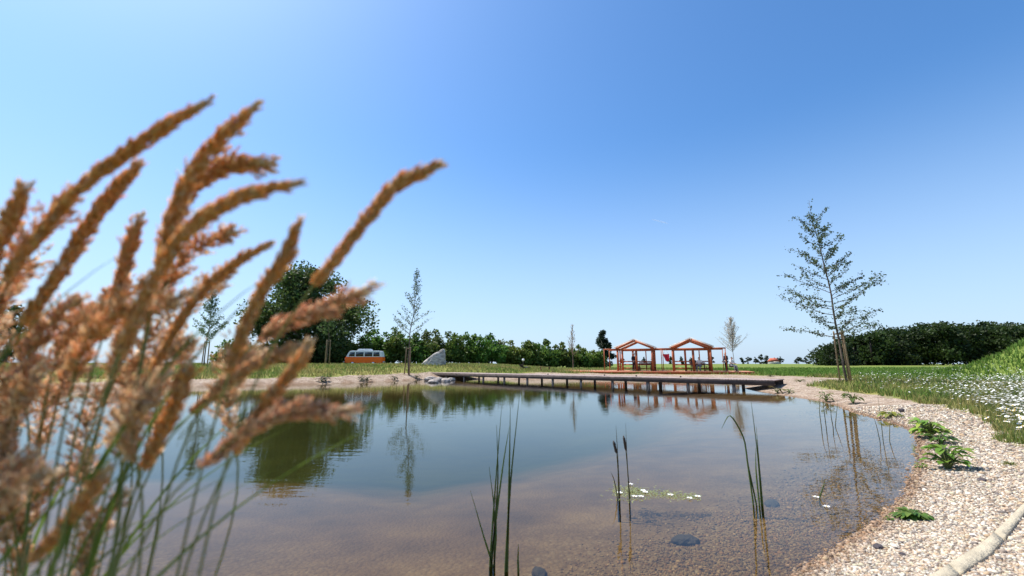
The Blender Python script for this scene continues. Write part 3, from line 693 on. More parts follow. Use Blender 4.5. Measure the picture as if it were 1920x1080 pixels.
def table(cx, cy, label, w_=1.5):
    o = P0+ru*cx+rn*cy; root = empty('garden_table', (o.x, o.y, ZP), rz, label, 'table')
    mb = MB()
    for k in range(5): mb.box((0, -.32+k*.16, .74), (w_, .15, .035))
    mb.build('tabletop', M['brown_wood'], root)
    for sx in (-1, 1):
        for sy in (-1, 1): mb = MB(); mb.bar((sx*(w_/2-.12), sy*.3, 0), (sx*(w_/2-.16), sy*.24, .72), .06); mb.build('leg', M['brown_wood'], root)
def bench(pos, rot, label, w_=1.4, back=False, m='brown_wood'):
    root = empty('garden_bench', pos, rot, label, 'bench')
    mb = MB()
    for k in range(3): mb.box((0, -.14+k*.14, .44), (w_, .12, .035))
    mb.build('seat', M[m], root)
    for sx in (-1, 1):
        mb = MB(); mb.bar((sx*(w_/2-.1), -.15, 0), (sx*(w_/2-.1), -.13, .42), .055); mb.build('leg', M[m], root)
        mb = MB(); mb.bar((sx*(w_/2-.1), .15, 0), (sx*(w_/2-.1), .13, .42), .055); mb.build('leg', M[m], root)
    if back:
        mb = MB(); 
        for k in range(3): mb.box((0, .2+.02*k, .58+k*.12), (w_, .03, .09))
        mb.build('backrest', M[m], root)
def PP(cx, cy): o = P0+ru*cx+rn*cy; return (o.x, o.y, ZP)
table(.9, 1.9, 'brown wooden table inside the left pavilion'); bench(PP(.9, 1.1), rz, 'brown bench in front of the table in the left pavilion')
bench(PP(.9, 2.75), rz, 'brown bench behind the table in the left pavilion', back=True)
table(5.9, 2.0, 'brown wooden table inside the right pavilion'); bench(PP(6.05, 1.2), rz, 'brown bench in the right pavilion with a person in white on it')
bench(PP(5.9, 2.85), rz, 'brown bench behind the table in the right pavilion', back=True)
bench(PP(8.75, .9), rz+.2, 'dark bench at the right end of the platform under the seated person', 1.0, m='dark_wood')

# ------------------------------------------------------------ people
def skin_obj(name, nodes, edges, m, parent, levels=1):
    me = bpy.data.meshes.new(name); me.from_pydata([n[0] for n in nodes], edges, []); me.materials.append(m)
    o = link(name, me, parent); sk = o.modifiers.new('skin', 'SKIN'); lay = me.skin_vertices
    if not lay: o.modifiers.remove(sk); bpy.context.view_layer.objects.active = o; sk = o.modifiers.new('skin', 'SKIN')
    dat = me.skin_vertices[0].data
    for i, n in enumerate(nodes):
        r = n[1]; dat[i].radius = (r, r) if np.isscalar(r) else r
        dat[i].use_root = (i == 0)
    sk.use_smooth_shade = True
    sb = o.modifiers.new('sub', 'SUBSURF'); sb.levels = levels; sb.render_levels = levels
    return o
def person(pos, rot, label, pose, top, legs, hairm='hair', hat=None, group=None):
    root = empty('person', pos, rot, label, 'person', group)
    J = pose
    nodes = []; E = []; ix = {}
    def nd(k, p, r, par=None):
        nodes.append((tuple(p), r)); ix[k] = len(nodes)-1
        if par: E.append((ix[par], ix[k]))
    V = {k: Vector(v) for k, v in J.items() if k != 'long'}
    nd('pelvis', V['pelvis'], .125); nd('waist', V['pelvis'].lerp(V['chest'], .5), .11, 'pelvis'); nd('chest', V['chest'], .135, 'waist'); nd('neck', V['neck'], .055, 'chest')
    hd = V['head']; nd('jaw', V['neck'].lerp(hd, .5)+Vector((0, -.02, 0)), .065, 'neck'); nd('head', hd, .095, 'jaw'); nd('crown', hd+Vector((0, .01, .07)), .075, 'head')
    for s in ('l', 'r'):
        nd('sh'+s, V['sh'+s], .055, 'chest'); nd('el'+s, V['el'+s], .042, 'sh'+s); nd('wr'+s, V['wr'+s], .028, 'el'+s)
        d = (V['wr'+s]-V['el'+s]).normalized(); side = d.cross(Vector((0, 1, .01))).normalized(); fr = side.cross(d)
        pm = V['wr'+s]+d*.07; nd('pm'+s, pm, (.036, .02), 'wr'+s)
        for f in range(4):
            off = fr*(-.027+.018*f); Lf = (.06, .075, .07, .055)[f]
            nd(f'k{f}{s}', pm+d*.03+off, .009, 'pm'+s); nd(f'f{f}{s}', pm+d*(.03+Lf)+off+side*.018, .0075, f'k{f}{s}')
        nd('th'+s, V['wr'+s]+d*.04+fr*-.05, .01, 'wr'+s); nd('tt'+s, V['wr'+s]+d*.085+fr*-.058, .008, 'th'+s)
        nd('hp'+s, V['hp'+s], .09, 'pelvis'); nd('kn'+s, V['kn'+s], .058, 'hp'+s); nd('an'+s, V['an'+s], .042, 'kn'+s)
        nd('ft'+s, V['an'+s]+Vector((0, -.14, -.05)), .038, 'an'+s)
    skin_obj('body', nodes, E, M['skin'], root)
    # face
    for sx in (-1, 1):
        mb = MB(); c = hd+Vector((sx*.033, -.092, .005)); mb.tube([c, c+Vector((0, -.008, 0))], [.012, .004], 6); mb.build('eye', M['tyre'], root)
        mb = MB(); c = hd+Vector((sx*.095, 0, -.005)); mb.tube([c-Vector((0, 0, .03)), c, c+Vector((0, 0, .03))], [.008, .016, .01], 6); mb.build('ear', M['skin'], root)
    mb = MB(); mb.tube([hd+Vector((0, -.09, .01)), hd+Vector((0, -.115, -.025))], [.009, .015], 6); mb.build('nose', M['skin'], root)
    mb = MB(); mb.bar(hd+Vector((-.022, -.088, -.05)), hd+Vector((.022, -.088, -.05)), .008); mb.build('mouth', M['red'], root)
    # clothes
    n2 = [(V['pelvis']+Vector((0, 0, .02)), .145), (V['pelvis'].lerp(V['chest'], .5), .13), (V['chest'], .155), (V['chest'].lerp(V['neck'], .75), .085)]
    e2 = [(0, 1), (1, 2), (2, 3)]
    for s in ('l', 'r'):
        k = len(n2); n2 += [(V['sh'+s], .075), (V['sh'+s].lerp(V['el'+s], .85), .06)]; e2 += [(2, k), (k, k+1)]
        if pose.get('long'): n2.append((V['wr'+s], .045)); e2.append((k+1, k+2))
    skin_obj('shirt', [(tuple(a), b) for a, b in n2], e2, M[top], root)
    n3 = [(V['pelvis'], .14)]; e3 = []
    for s in ('l', 'r'):
        k = len(n3); n3 += [(V['hp'+s], .105), (V['kn'+s], .075), (V['an'+s]+Vector((0, 0, .04)), .062)]; e3 += [(0, k), (k, k+1), (k+1, k+2)]
    skin_obj('trousers', [(tuple(a), b) for a, b in n3], e3, M[legs], root)
    for s in ('l', 'r'):
        a = V['an'+s]; skin_obj('shoe', [(tuple(a+Vector((0, .05, -.05))), .045), (tuple(a+Vector((0, -.06, -.055))), .047), (tuple(a+Vector((0, -.17, -.062))), .036)], [(0, 1), (1, 2)], M['black_cloth'], root)
    skin_obj('hair', [(tuple(hd+Vector((0, .05, -.03))), .07), (tuple(hd+Vector((0, .035, .05))), .095), (tuple(hd+Vector((0, -.03, .095))), .065)], [(0, 1), (1, 2)], M[hairm], root)
    if hat:
        mb = MB(); c = hd+Vector((0, .01, .075)); mb.tube([c, c+Vector((0, 0, .012)), c+Vector((0, 0, .02)), c+Vector((0, 0, .11)), c+Vector((0, 0, .14))], [.17, .17, .115, .105, .05], 14)
        mb.build('hat', M[hat], root, smooth=True)
    return root
stand = dict(pelvis=(0, 0, .95), chest=(0, -.01, 1.30), neck=(0, 0, 1.50), head=(0, -.03, 1.63), shl=(.19, 0, 1.40), shr=(-.19, 0, 1.40), ell=(.25, .02, 1.12), elr=(-.24, .03, 1.12),
             wrl=(.22, -.14, .92), wrr=(-.2, -.18, .95), hpl=(.09, 0, .88), hpr=(-.09, 0, .88), knl=(.10, -.03, .48), knr=(-.11, .02, .48), anl=(.11, .02, .09), anr=(-.12, .06, .09), long=1)
sit = dict(pelvis=(0, 0, .56), chest=(0, -.05, .90), neck=(0, -.09, 1.10), head=(0, -.14, 1.23), shl=(.19, -.06, 1.0), shr=(-.19, -.06, 1.0), ell=(.26, -.18, .76), elr=(-.26, -.2, .76),
           wrl=(.14, -.42, .70), wrr=(-.12, -.42, .72), hpl=(.1, -.03, .54), hpr=(-.1, -.03, .54), knl=(.14, -.45, .52), knr=(-.14, -.45, .52), anl=(.14, -.5, .09), anr=(-.13, -.42, .09))
person(PP(-.1, 1.0), rz+.6, 'standing person in dark clothes and a white hat inside the left pavilion', stand, 'black_cloth', 'black_cloth', hat='white_cloth')
person(PP(6.05, 1.2), rz-.3, 'seated person in a white shirt on the bench in the right pavilion', sit, 'white_cloth', 'grey_cloth')
person(PP(5.55, 2.85), rz+.1, 'seated person in dark clothes behind the table of the right pavilion', dict(sit, long=1), 'black_cloth', 'black_cloth')
person(PP(8.3, .35), rz-1.0, 'standing person in dark clothes leaning at the right end post', stand, 'black_cloth', 'black_cloth')
person(PP(8.75, .9), rz+.9, 'person in white shirt and grey trousers seated at the right end', sit, 'white_cloth', 'grey_cloth')

# ------------------------------------------------------------ camper van
def rounded(mb_name, pts_profile, width, material, parent, bevel=.06):
    bm = bmesh.new()
    vs = [bm.verts.new((x_, -width/2, z_)) for x_, z_ in pts_profile]; f = bm.faces.new(vs)
    r = bmesh.ops.extrude_face_region(bm, geom=[f]); bmesh.ops.translate(bm, vec=(0, width, 0), verts=[g for g in r['geom'] if isinstance(g, bmesh.types.BMVert)])
    bmesh.ops.recalc_face_normals(bm, faces=bm.faces[:])
    if bevel: bmesh.ops.bevel(bm, geom=bm.edges[:], offset=bevel, segments=2, affect='EDGES')
    me = bpy.data.meshes.new(mb_name); bm.to_mesh(me); bm.free(); me.materials.append(material)
    return link(mb_name, me, parent)
vb = on_c(685, 683, 54); van = empty('camper_van', (vb[0], vb[1], vb[2]-.08), R(6), 'orange and white camper van parked in front of the hedge', 'van')
rounded('body', [(-2.24, .35), (2.2, .35), (2.24, 1.08), (-2.3, 1.08)], 1.74, M['orange'], van, .08)
cab = rounded('cabin', [(-2.2, 1.04), (2.18, 1.04), (2.02, 1.78), (1.75, 1.86), (-1.55, 1.86), (-1.85, 1.74)], 1.62, M['white'], van, .06)
rounded('pop_top', [(-.95, 1.85), (.75, 1.85), (.62, 2.08), (-.82, 2.08)], 1.2, M['white'], van, .04)
for sg in (-1, 1):
    for (x0, x1, s0, s1) in ((-1.85, -1.15, .16, 0), (-1.02, -.1, 0, 0), (.03, .95, 0, 0), (1.08, 1.85, 0, .07)):
        mb = MB(); yv = sg*.812; V = [(x0, yv, 1.16), (x1, yv, 1.16), (x1-s1, yv, 1.66), (x0+s0, yv, 1.66)]; V += [(v[0], v[1]+sg*.012, v[2]) for v in V]
        mb.add(V, [[0, 1, 2, 3], [7, 6, 5, 4], [0, 4, 5, 1], [1, 5, 6, 2], [2, 6, 7, 3], [3, 7, 4, 0]]); mb.build('window', M['glass'], van)
    for xv in (-1.35, 1.1):
        mb = MB(); mb.tube([(xv, sg*.62, .32), (xv, sg*.86, .32)], .32, 18); wh = mb.build('wheel', M['tyre'], van, smooth=False)
        mb = MB(); mb.tube([(xv, sg*.855, .32), (xv, sg*.885, .32)], [.19, .12], 14); mb.build('rim', M['chrome'], wh)
    mb = MB(); mb.tube([(-2.29, sg*.6, .82), (-2.35, sg*.6, .82)], [.11, .08], 12); mb.build('headlight', M['chrome'], van)
for xv in (-2.36, 2.3):
    mb = MB(); mb.box((xv, 0, .45), (.07, 1.7, .14)); mb.build('bumper', M['chrome'], van)
mb = MB(); V = [(-2.2, -.68, 1.16), (-2.2, .68, 1.16), (-1.93, .64, 1.66), (-1.93, -.64, 1.66)]; V += [(v[0]-.03, v[1], v[2]) for v in V]
mb.add(V, [[0, 1, 2, 3], [7, 6, 5, 4], [0, 4, 5, 1], [1, 5, 6, 2], [2, 6, 7, 3], [3, 7, 4, 0]]); mb.build('windscreen', M['glass'], van)

# ------------------------------------------------------------ rocks
def rock(name, loc, size, rot, label, m='rock', seed=0, pts=None, rough=.18, cat='rock', group=None, sub=4):
    bm = bmesh.new()
    if pts:
        for p in pts: bm.verts.new(p)
        bmesh.ops.convex_hull(bm, input=bm.verts[:]); 
        bmesh.ops.delete(bm, geom=[v for v in bm.verts if not v.link_faces], context='VERTS')
        bmesh.ops.triangulate(bm, faces=bm.faces[:]); bmesh.ops.subdivide_edges(bm, edges=bm.edges[:], cuts=5, use_grid_fill=True)
        for _ in range(2): bmesh.ops.smooth_vert(bm, verts=bm.verts[:], factor=.5, use_axis_x=True, use_axis_y=True, use_axis_z=True)
    else: bmesh.ops.create_icosphere(bm, subdivisions=sub, radius=1)
    for v in bm.verts:
        c = v.co*1.7+Vector((seed*3.1, seed, 0)); n = mnoise.noise(c)*rough+mnoise.noise(c*2.7)*rough*.45+mnoise.noise(c*6)*rough*.2
        v.co += v.co.normalized()*n
        v.co = Vector((v.co.x*size[0], v.co.y*size[1], v.co.z*size[2]))
    me = bpy.data.meshes.new(name); bm.to_mesh(me); bm.free(); me.materials.append(M[m])
    o = link(name, me, None, loc, rot); return tag(o, label, cat, group)
b = on_c(812, 684, 45)
rock('boulder', (b[0], b[1], b[2]-.1), (1, 1, 1), (0, 0, 0), 'large pale tilted boulder on the grass left of the jetty', seed=1, rough=.1,
     pts=[(-1.45, -.3, .0), (-1.35, .5, .1), (-1.1, -.5, .35), (-.3, -.55, 1.05), (.5, -.4, 1.6), (1.0, -.2, 1.88), (1.15, .3, 1.85), (1.3, -.1, 1.2), (1.35, .0, .2), (1.25, .6, .1), (.9, -.7, .0), (.6, .9, .8), (-.6, .8, .6), (-.2, -.75, .1), (.2, .9, 0)], cat='boulder')
for i, (px, py, s) in enumerate([(808, 711, .45), (822, 712, .38), (836, 713, .35), (812, 715, .3), (846, 711, .3)]):
    p = G(px, py, .1); rock('shore_rock', (p.x, p.y, .06), (s*1.3, s, s*.6), (0, 0, i), 'pale rock lying at the water under the left end of the jetty', m='shore_rock', seed=i+3, group='rocks under the left end of the jetty', sub=3)
for i, (px, py, s, lb) in enumerate([(1285, 1008, .17, 'dark stone under water nearest to the crowfoot flowers'), (1448, 940, .15, 'dark stone under water beside the right reed clump'), (1012, 1068, .12, 'dark stone under water at the bottom of the frame')]):
    p = G(px, py, -.03); zb = hz(p.x, p.y); zc = min(zb+.03, -.06); q = G(px, py, zc)
    rock('sunken_stone', (q.x, q.y, zc-.03), (s*.7, s*.45, s*.3), (0, 0, i), lb, m='dark_rock', seed=i+9, sub=3, cat='stone')
for i, (px, py, s, lb) in enumerate([(1647, 1027, .03, 'dark stone on the wet edge of the pebble shore'), (1692, 1040, .018, 'small dark stone in pale pebbles below the wet edge'), (1768, 845, .07, 'dark stone between the two leafy shore plants'), (1725, 822, .05, 'dark stone under the far leafy shore plant'), (1842, 902, .035, 'dark stone beside the dry grass tuft'),
                                    (1690, 770, .07, 'small dark stone at the far end of the pebble shore')]):
    p = G(px, py, .06); z0 = hz(p.x, p.y); p = G(px, py, z0)
    rock('shore_stone', (p.x, p.y, z0+s*.2), (s*1.2, s, s*.7), (0, 0, i*1.3), lb, m='dark_rock', seed=i+20, sub=2, cat='stone')

# ------------------------------------------------------------ edging stones bottom right
def at_g(px, py):
    d = ray(px, py); t = np.exp(np.linspace(math.log(1.5), math.log(60), 1500)); x, y, z = d.x*t, d.y*t, CH+d.z*t
    k = int(np.argmax(z < HT(x, y))); return Vector((x[k], y[k], hz(x[k], y[k])))
Lk = [at_g(*q) for q in [(2060, 850), (1985, 898), (1920, 948), (1876, 994), (1837, 1030), (1789, 1060), (1745, 1088), (1690, 1120)]]
Rk = [at_g(*q) for q in [(2085, 868), (2015, 922), (1955, 975), (1918, 1020), (1885, 1058), (1840, 1098), (1790, 1130), (1735, 1165)]]
def lerp_list(Lp, t): i = min(int(t), len(Lp)-2); return Lp[i].lerp(Lp[i+1], t-i)
segs = [(0, 1.7), (1.74, 3.3), (3.34, 5.2), (5.24, 7)]
klab = ['sandy edging stone furthest up the right border', 'sandy edging stone at the right edge of the frame', 'sandy edging stone in the bottom right corner', 'sandy edging stone cut off by the bottom of the frame']
for (t0, t1), lb in zip(segs, klab):
    V = []; n = 9
    for k in range(n):
        t = t0+(t1-t0)*k/(n-1); a, b = lerp_list(Lk, t), lerp_list(Rk, t); b = a+(b-a).normalized()*.15
        zt = max(hz(a.x, a.y), hz(b.x, b.y))+.022; dr = (b-a).normalized()*.008
        V += [(a.x, a.y, zt-.16), (a.x, a.y, zt-.01), (a.x+dr.x, a.y+dr.y, zt), (b.x-dr.x, b.y-dr.y, zt), (b.x, b.y, zt-.01), (b.x, b.y, zt-.16)]
    Fq = [[k*6+j, k*6+j+1, (k+1)*6+j+1, (k+1)*6+j] for k in range(n-1) for j in range(5)]
    mb = MB(); mb.add(V, Fq); e = (n-1)*6; mb.P += [[5, 4, 3, 2, 1, 0], [e, e+1, e+2, e+3, e+4, e+5]]; mb.PC += [(1, 1, 1)]*2; mb.PM += [0, 0]
    o = mb.build('edging_stone', M['kerb']); tag(o, lb, 'edging stone', 'edging stones along the gravel')

# ------------------------------------------------------------ leafy plants on the beach
def leafy_plant(px, py, scale, nl, label, col=(.13, .24, .03), upright=.8, seed=0, name='leafy_plant', broad=.5, cat='plant', group=None):
    rg = random.Random(seed+40); p = at_g(px, py); root = empty(name, p, rg.uniform(0, 6), label, cat, group)
    lf = MB(); st = MB()
    for k in range(nl):
        a = k*2.4+rg.uniform(-.4, .4); q = rg.uniform(.15, 1)*scale; hh_ = rg.uniform(.3, 1)*scale*upright
        d = Vector((math.cos(a), math.sin(a), 0)); b0 = d*q*.35+Vector((0, 0, hh_*.6)); L_ = rg.uniform(.5, 1.0)*scale*.55; sdv = Vector((-d.y, d.x, 0))
        st.tube([(0, 0, -.02), tuple(d*q*.15+Vector((0, 0, hh_*.4))), tuple(b0)], .004*scale/.2+.001, 4, cap=False)
        rise = rg.uniform(-.1, .6); rows = []
        for j, (t, w_) in enumerate([(0, .12), (.25, .8), (.55, 1), (.82, .6), (1, .05)]):
            c = b0+d*L_*t+Vector((0, 0, L_*(rise*t-.45*t*t))); ww = w_*L_*broad*.5
            rows.append([c-sdv*ww+Vector((0, 0, ww*.35)), c, c+sdv*ww+Vector((0, 0, ww*.35))])
        V = [tuple(v) for r_ in rows for v in r_]; Fq = [[j*3+i, j*3+i+1, j*3+i+4, j*3+i+3] for j in range(4) for i in range(2)]
        c = np.array(col)*rg.uniform(.6, 1.35)*np.array([rg.uniform(.8, 1.3), 1, 1]); lf.add(V, Fq, c)
    lf.build('leaves', M['leaf'], root, smooth=True); st.build('stems', M['stem'], root)
    return root
leafy_plant(1778, 880, .36, 44, 'bright green broad leaved plant on the pebbles nearest the water bend', upright=1.2, seed=1)
leafy_plant(1745, 822, .46, 46, 'light green broad leaved plant further up the pebble shore', (.20, .32, .05), 1.1, seed=2)
leafy_plant(1728, 878, .13, 10, 'small seedling at the waterline left of the bright green plant', seed=3)
leafy_plant(1712, 972, .2, 80, 'low cushion of small green leaves at the water edge', (.10, .19, .035), .45, 4, broad=.45)
leafy_plant(1668, 976, .07, 14, 'tiny green sprig at the left of the low leaf cushion', (.10, .19, .035), .6, 5)
leafy_plant(1765, 834, .34, 24, 'dark green leafy plant just below the light green one', (.09, .17, .03), seed=12)
leafy_plant(1550, 754, .5, 18, 'small green plant on the far pebble strip, nearest the jetty side', (.14, .2, .05), 1.1, 6)
leafy_plant(1600, 757, .5, 18, 'small upright plant on the pebble strip below the staked tree', (.11, .15, .04), 1.1, 7)
leafy_plant(1672, 783, .42, 18, 'sprawling yellow green plant where the shore bends', (.2, .25, .05), .7, 8)
leafy_plant(1458, 738, .5, 16, 'brown green plant by the right end of the jetty', (.13, .11, .04), .9, 9)
leafy_plant(1480, 738, .4, 12, 'small green tuft just right of the jetty end', (.13, .18, .04), .9, 10)
leafy_plant(1894, 872, .16, 50, 'flat tuft of yellowish grass leaves on the pebbles', (.19, .2, .05), .35, 11, broad=.08)
for i, (px, py) in enumerate([(528, 716), (603, 716), (610, 715), (678, 715), (688, 715), (740, 713), (781, 711), (430, 716)]):
    leafy_plant(px, py, .55, 16, 'small dark plant on the gravel strip of the far left bank', (.05, .05, .02), 1.0, 30+i, group='dark plants on the far left bank')
for i, (px, py, s) in enumerate([(1560, 716, .4), (1640, 728, .35), (1500, 716, .4), (1700, 742, .3), (1445, 706, .45)]):
    leafy_plant(px, py, s, 30, 'low weed patch on the sandy ground behind the pebble shore', (.14, .15, .05), .5, 50+i, group='low weeds behind the shore', broad=.3)

# ------------------------------------------------------------ reeds standing in the water
def reed_clump(name, base_px, blades_, label, w_=.008, cat='reeds', heads=None, col=(.11, .17, .045)):
    p0 = G(*base_px); root = empty(name, p0, 0, label, cat)
    for (bx, pts) in blades_:
        b0 = G(bx, base_px[1], 0); Yd = b0.y; P_ = [Vector((b0.x, b0.y, min(hz(b0.x, b0.y), -.05)))-p0, b0-p0]
        for (qx, qy) in pts: P_.append(A(qx, qy, Yd+.0)-p0)
        P_ = [np.array(v) for v in P_]
        # densify
        Q = []
        for i in range(len(P_)-1):
            for t in np.linspace(0, 1, 5)[:-1]: Q.append(P_[i]*(1-t)+P_[i+1]*t)
        Q.append(P_[-1]); Q = np.array(Q)
        n = len(Q)
        for _ in range(2): Q[2:-1] = (Q[1:-2]+Q[2:-1]*2+Q[3:])/4
        mb = MB(); mb.tube(Q, np.concatenate([np.full(n-6, w_), np.linspace(w_, w_*.15, 6)]), 5, np.array(col)*random.uniform(.7, 1.3), cap=False)
        mb.build('blade', M['blade'], root, smooth=True)
    for (hx0, hy0, hx1, hy1, Yoff) in (heads or []):
        a, b = A(hx0, hy0, p0.y+Yoff)-p0, A(hx1, hy1, p0.y+Yoff)-p0
        mb = MB(); mb.tube([a, a.lerp(b, .15), a.lerp(b, .8), b], [.005, .014, .013, .004], 8); mb.build('seed_head', M['hair'], root, smooth=True)
    return root
reed_clump('reed_clump', (924, 1062), [(918, [(928, 920), (941, 757)]), (921, [(935, 900), (931, 757+40)]), (919, [(943, 870), (955, 800)]), (925, [(908, 1010), (882, 920)]), (927, [(928, 960), (917, 875)]), (926, [(931, 1000), (929, 930)])],
           'tall green reed clump standing in shallow water at the bottom centre', .0065)
reed_clump('reed_clump', (948, 1072), [(947, [(957, 900), (974, 742)]), (951, [(955, 880), (957, 760)]), (972, [(971, 1050), (972, 1020)])], 'tall reed just right of the bottom centre clump', .0075)
reed_clump('cattail_clump', (1165, 934), [(1160, [(1159, 880), (1154, 830)]), (1162, [(1158, 850), (1155, 798)]), (1180, [(1177, 880), (1170, 815)]), (1181, [(1176, 870), (1173, 793)]), (1158, [(1152, 900), (1145, 884)])],
           'thin brown tipped cattails beside the floating white flowers', .006, heads=[(1156, 850, 1150, 826, 0), (1174, 845, 1169, 817, 0)], col=(.12, .11, .05))
reed_clump('reed_clump', (1424, 948), [(1413, [(1402, 870), (1396, 820), (1368, 772), (1353, 804)]), (1419, [(1402, 870), (1398, 830)]), (1428, [(1422, 860), (1408, 750)]), (1424, [(1417, 880), (1417, 840)]), (1430, [(1424, 880), (1418, 800)])],
           'reed clump with one bent blade in the right part of the pond', .0075, col=(.09, .14, .03))
reed_clump('thin_reeds', (1552, 800), [(1540, [(1536, 770), (1538, 735)]), (1549, [(1545, 770), (1541, 728)]), (1562, [(1558, 780), (1556, 740)]), (1566, [(1568, 780), (1571, 752)])], 'faint thin reeds in front of the far pebble strip', .008, col=(.13, .13, .06))
reed_clump('thin_reeds', (1655, 828), [(1650, [(1644, 800), (1636, 775)]), (1656, [(1652, 790), (1645, 735)]), (1668, [(1668, 800), (1672, 780)])], 'thin reeds near the bend of the pebble shore', .006, col=(.13, .13, .06))
reed_clump('short_reed', (1536, 934), [(1536, [(1543, 915), (1548, 897)])], 'single short green stalk left of the tree reflection', .006)

# water crowfoot: small white flowers and floating leaves
fl_px = [(1182, 908), (1162, 924), (1206, 920), (1210, 923), (1190, 931), (1202, 931), (1257, 928), (1293, 934), (1308, 931), (1550, 950), (1530, 932)]
for i, (px, py) in enumerate(fl_px):
    p = G(px, py, .012); mb = MB(); r = .026
    for k in range(5):
        a = k*1.2566+i; c = Vector((math.cos(a), math.sin(a), 0)); s_ = Vector((-c.y, c.x, 0))
        V = [tuple(c*r*.15), tuple(c*r*.8+s_*r*.5+Vector((0, 0, .004))), tuple(c*r*1.3+Vector((0, 0, .006))), tuple(c*r*.8-s_*r*.5+Vector((0, 0, .004)))]
        mb.poly(V, [(0, 1, 2, 3)], mi=0)
    mb.tube([(0, 0, 0), (0, 0, .007)], [.005, .003], 6, mi=1)
    mb.tube([(0, 0, -.03), (0, 0, 0)], .002, 4, mi=2)
    o = mb.build('floating_flower', [M['petal'], M['yolk'], M['stem']], loc=p)
    if i < 9: tag(o, 'small white flower floating among weed beside the cattails', 'flower', 'white flowers floating on the pond')
    else: tag(o, ['single white flower on the water right of the right reed clump', 'white flower beside the single short stalk'][i-9], 'flower')
mb = MB()
for _ in range(900):
    t = random.random(); px = 1148+165*t; py = 918+14*t+random.gauss(0, 6)*(1-.5*t)
    if random.random() < .3: px = random.gauss(1185, 18); py = random.gauss(924, 7)
    p = G(px, py, .004); a = random.uniform(0, 6.28); L_ = random.uniform(.02, .06); d = np.array([math.cos(a), math.sin(a), 0])*L_; s_ = np.array([-math.sin(a), math.cos(a), 0])*.004
    c = np.array(p); mb.add([c-d/2, c+s_, c+d/2, c-s_], [[0, 1, 2, 3]], np.array([.30, .36, .15])*random.uniform(.6, 1.6))
tag(mb.build('floating_weed', M['leaf']), 'patch of thin floating weed under the white water flowers', 'water weed', kind='stuff')

# ------------------------------------------------------------ small things on the far bank
b = on_c(986, 686, 44); ch = empty('lounge_chair', b, .6, 'dark low lounge chair on the grass behind the jetty', 'chair')
mb = MB(); mb.tube([(-.5, 0, .62), (-.3, 0, .4), (0, 0, .28), (.35, 0, .36), (.6, 0, .3)], .03, 6); mb.tube([(-.5, .5, .62), (-.3, .5, .4), (0, .5, .28), (.35, .5, .36), (.6, .5, .3)], .03, 6)
for xv in (-.3, .35): mb.bar((xv, 0, .38), (xv, .5, .38), .03)
mb.build('frame', M['dark_wood'], ch)
mb = MB(); Vp = [(-.5, .02, .64), (-.3, .02, .42), (0, .02, .3), (.35, .02, .38), (.6, .02, .32)]
mb.add([v for v in Vp]+[(v[0], .48, v[2]) for v in Vp]+[(v[0], v[1], v[2]-.02) for v in Vp]+[(v[0], .48, v[2]-.02) for v in Vp], [[i, i+1, i+6, i+5] for i in range(4)]+[[i+10, i+15, i+16, i+11] for i in range(4)]); mb.build('seat', M['black_cloth'], ch)
for xv, yv in ((-.3, 0), (.35, 0), (-.3, .5), (.35, .5)):
    mb = MB(); mb.bar((xv, yv, 0), (xv, yv, .38), .035); mb.build('leg', M['dark_wood'], ch)
b = on_c(981, 686, 46); lp = empty('globe_lamp', b, 0, 'thin post with a small white globe in front of the hedge', 'lamp')
mb = MB(); mb.tube([(0, 0, 0), (0, 0, .85)], .025, 8); mb.build('pole', M['dark_wood'], lp)
mb = MB(); V0, F0 = ico(); bm = bmesh.new(); bmesh.ops.create_uvsphere(bm, u_segments=14, v_segments=8, radius=.14); me = bpy.data.meshes.new('globe'); bm.to_mesh(me); bm.free(); me.materials.append(M['white']); g = link('globe', me, lp, (0, 0, .95))
bench(on_c(1022, 688, 44), .1, 'low reddish brown bench on the grass behind the jetty', 1.1)

# ------------------------------------------------------------ tall grass with plumes, close on the left
def spikelets(mb, P, D, size, aspect, cols):
    n = len(P); D = D/np.linalg.norm(D, axis=1)[:, None]
    b = RNG.normal(0, 1, (n, 3)); b -= D*(D*b).sum(1)[:, None]; b /= np.linalg.norm(b, axis=1)[:, None]; c = np.cross(D, b); s = size[:, None]
    q = s*aspect
    V = np.stack([P, P+D*s*.4+b*q, P+D*s*.4-b*q*.5+c*q*.87, P+D*s*.4-b*q*.5-c*q*.87, P+D*s], 1)
    off = np.arange(n)[:, None]*5; base = mb.n; mb.V.append(V.reshape(-1, 3)); mb.n += 5*n
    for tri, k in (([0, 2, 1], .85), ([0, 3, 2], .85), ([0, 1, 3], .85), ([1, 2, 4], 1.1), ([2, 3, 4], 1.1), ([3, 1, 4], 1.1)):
        mb.F[3].append(np.array([tri])+off+base); mb.C[3].append(cols*k); mb.M[3].append(np.zeros(n))
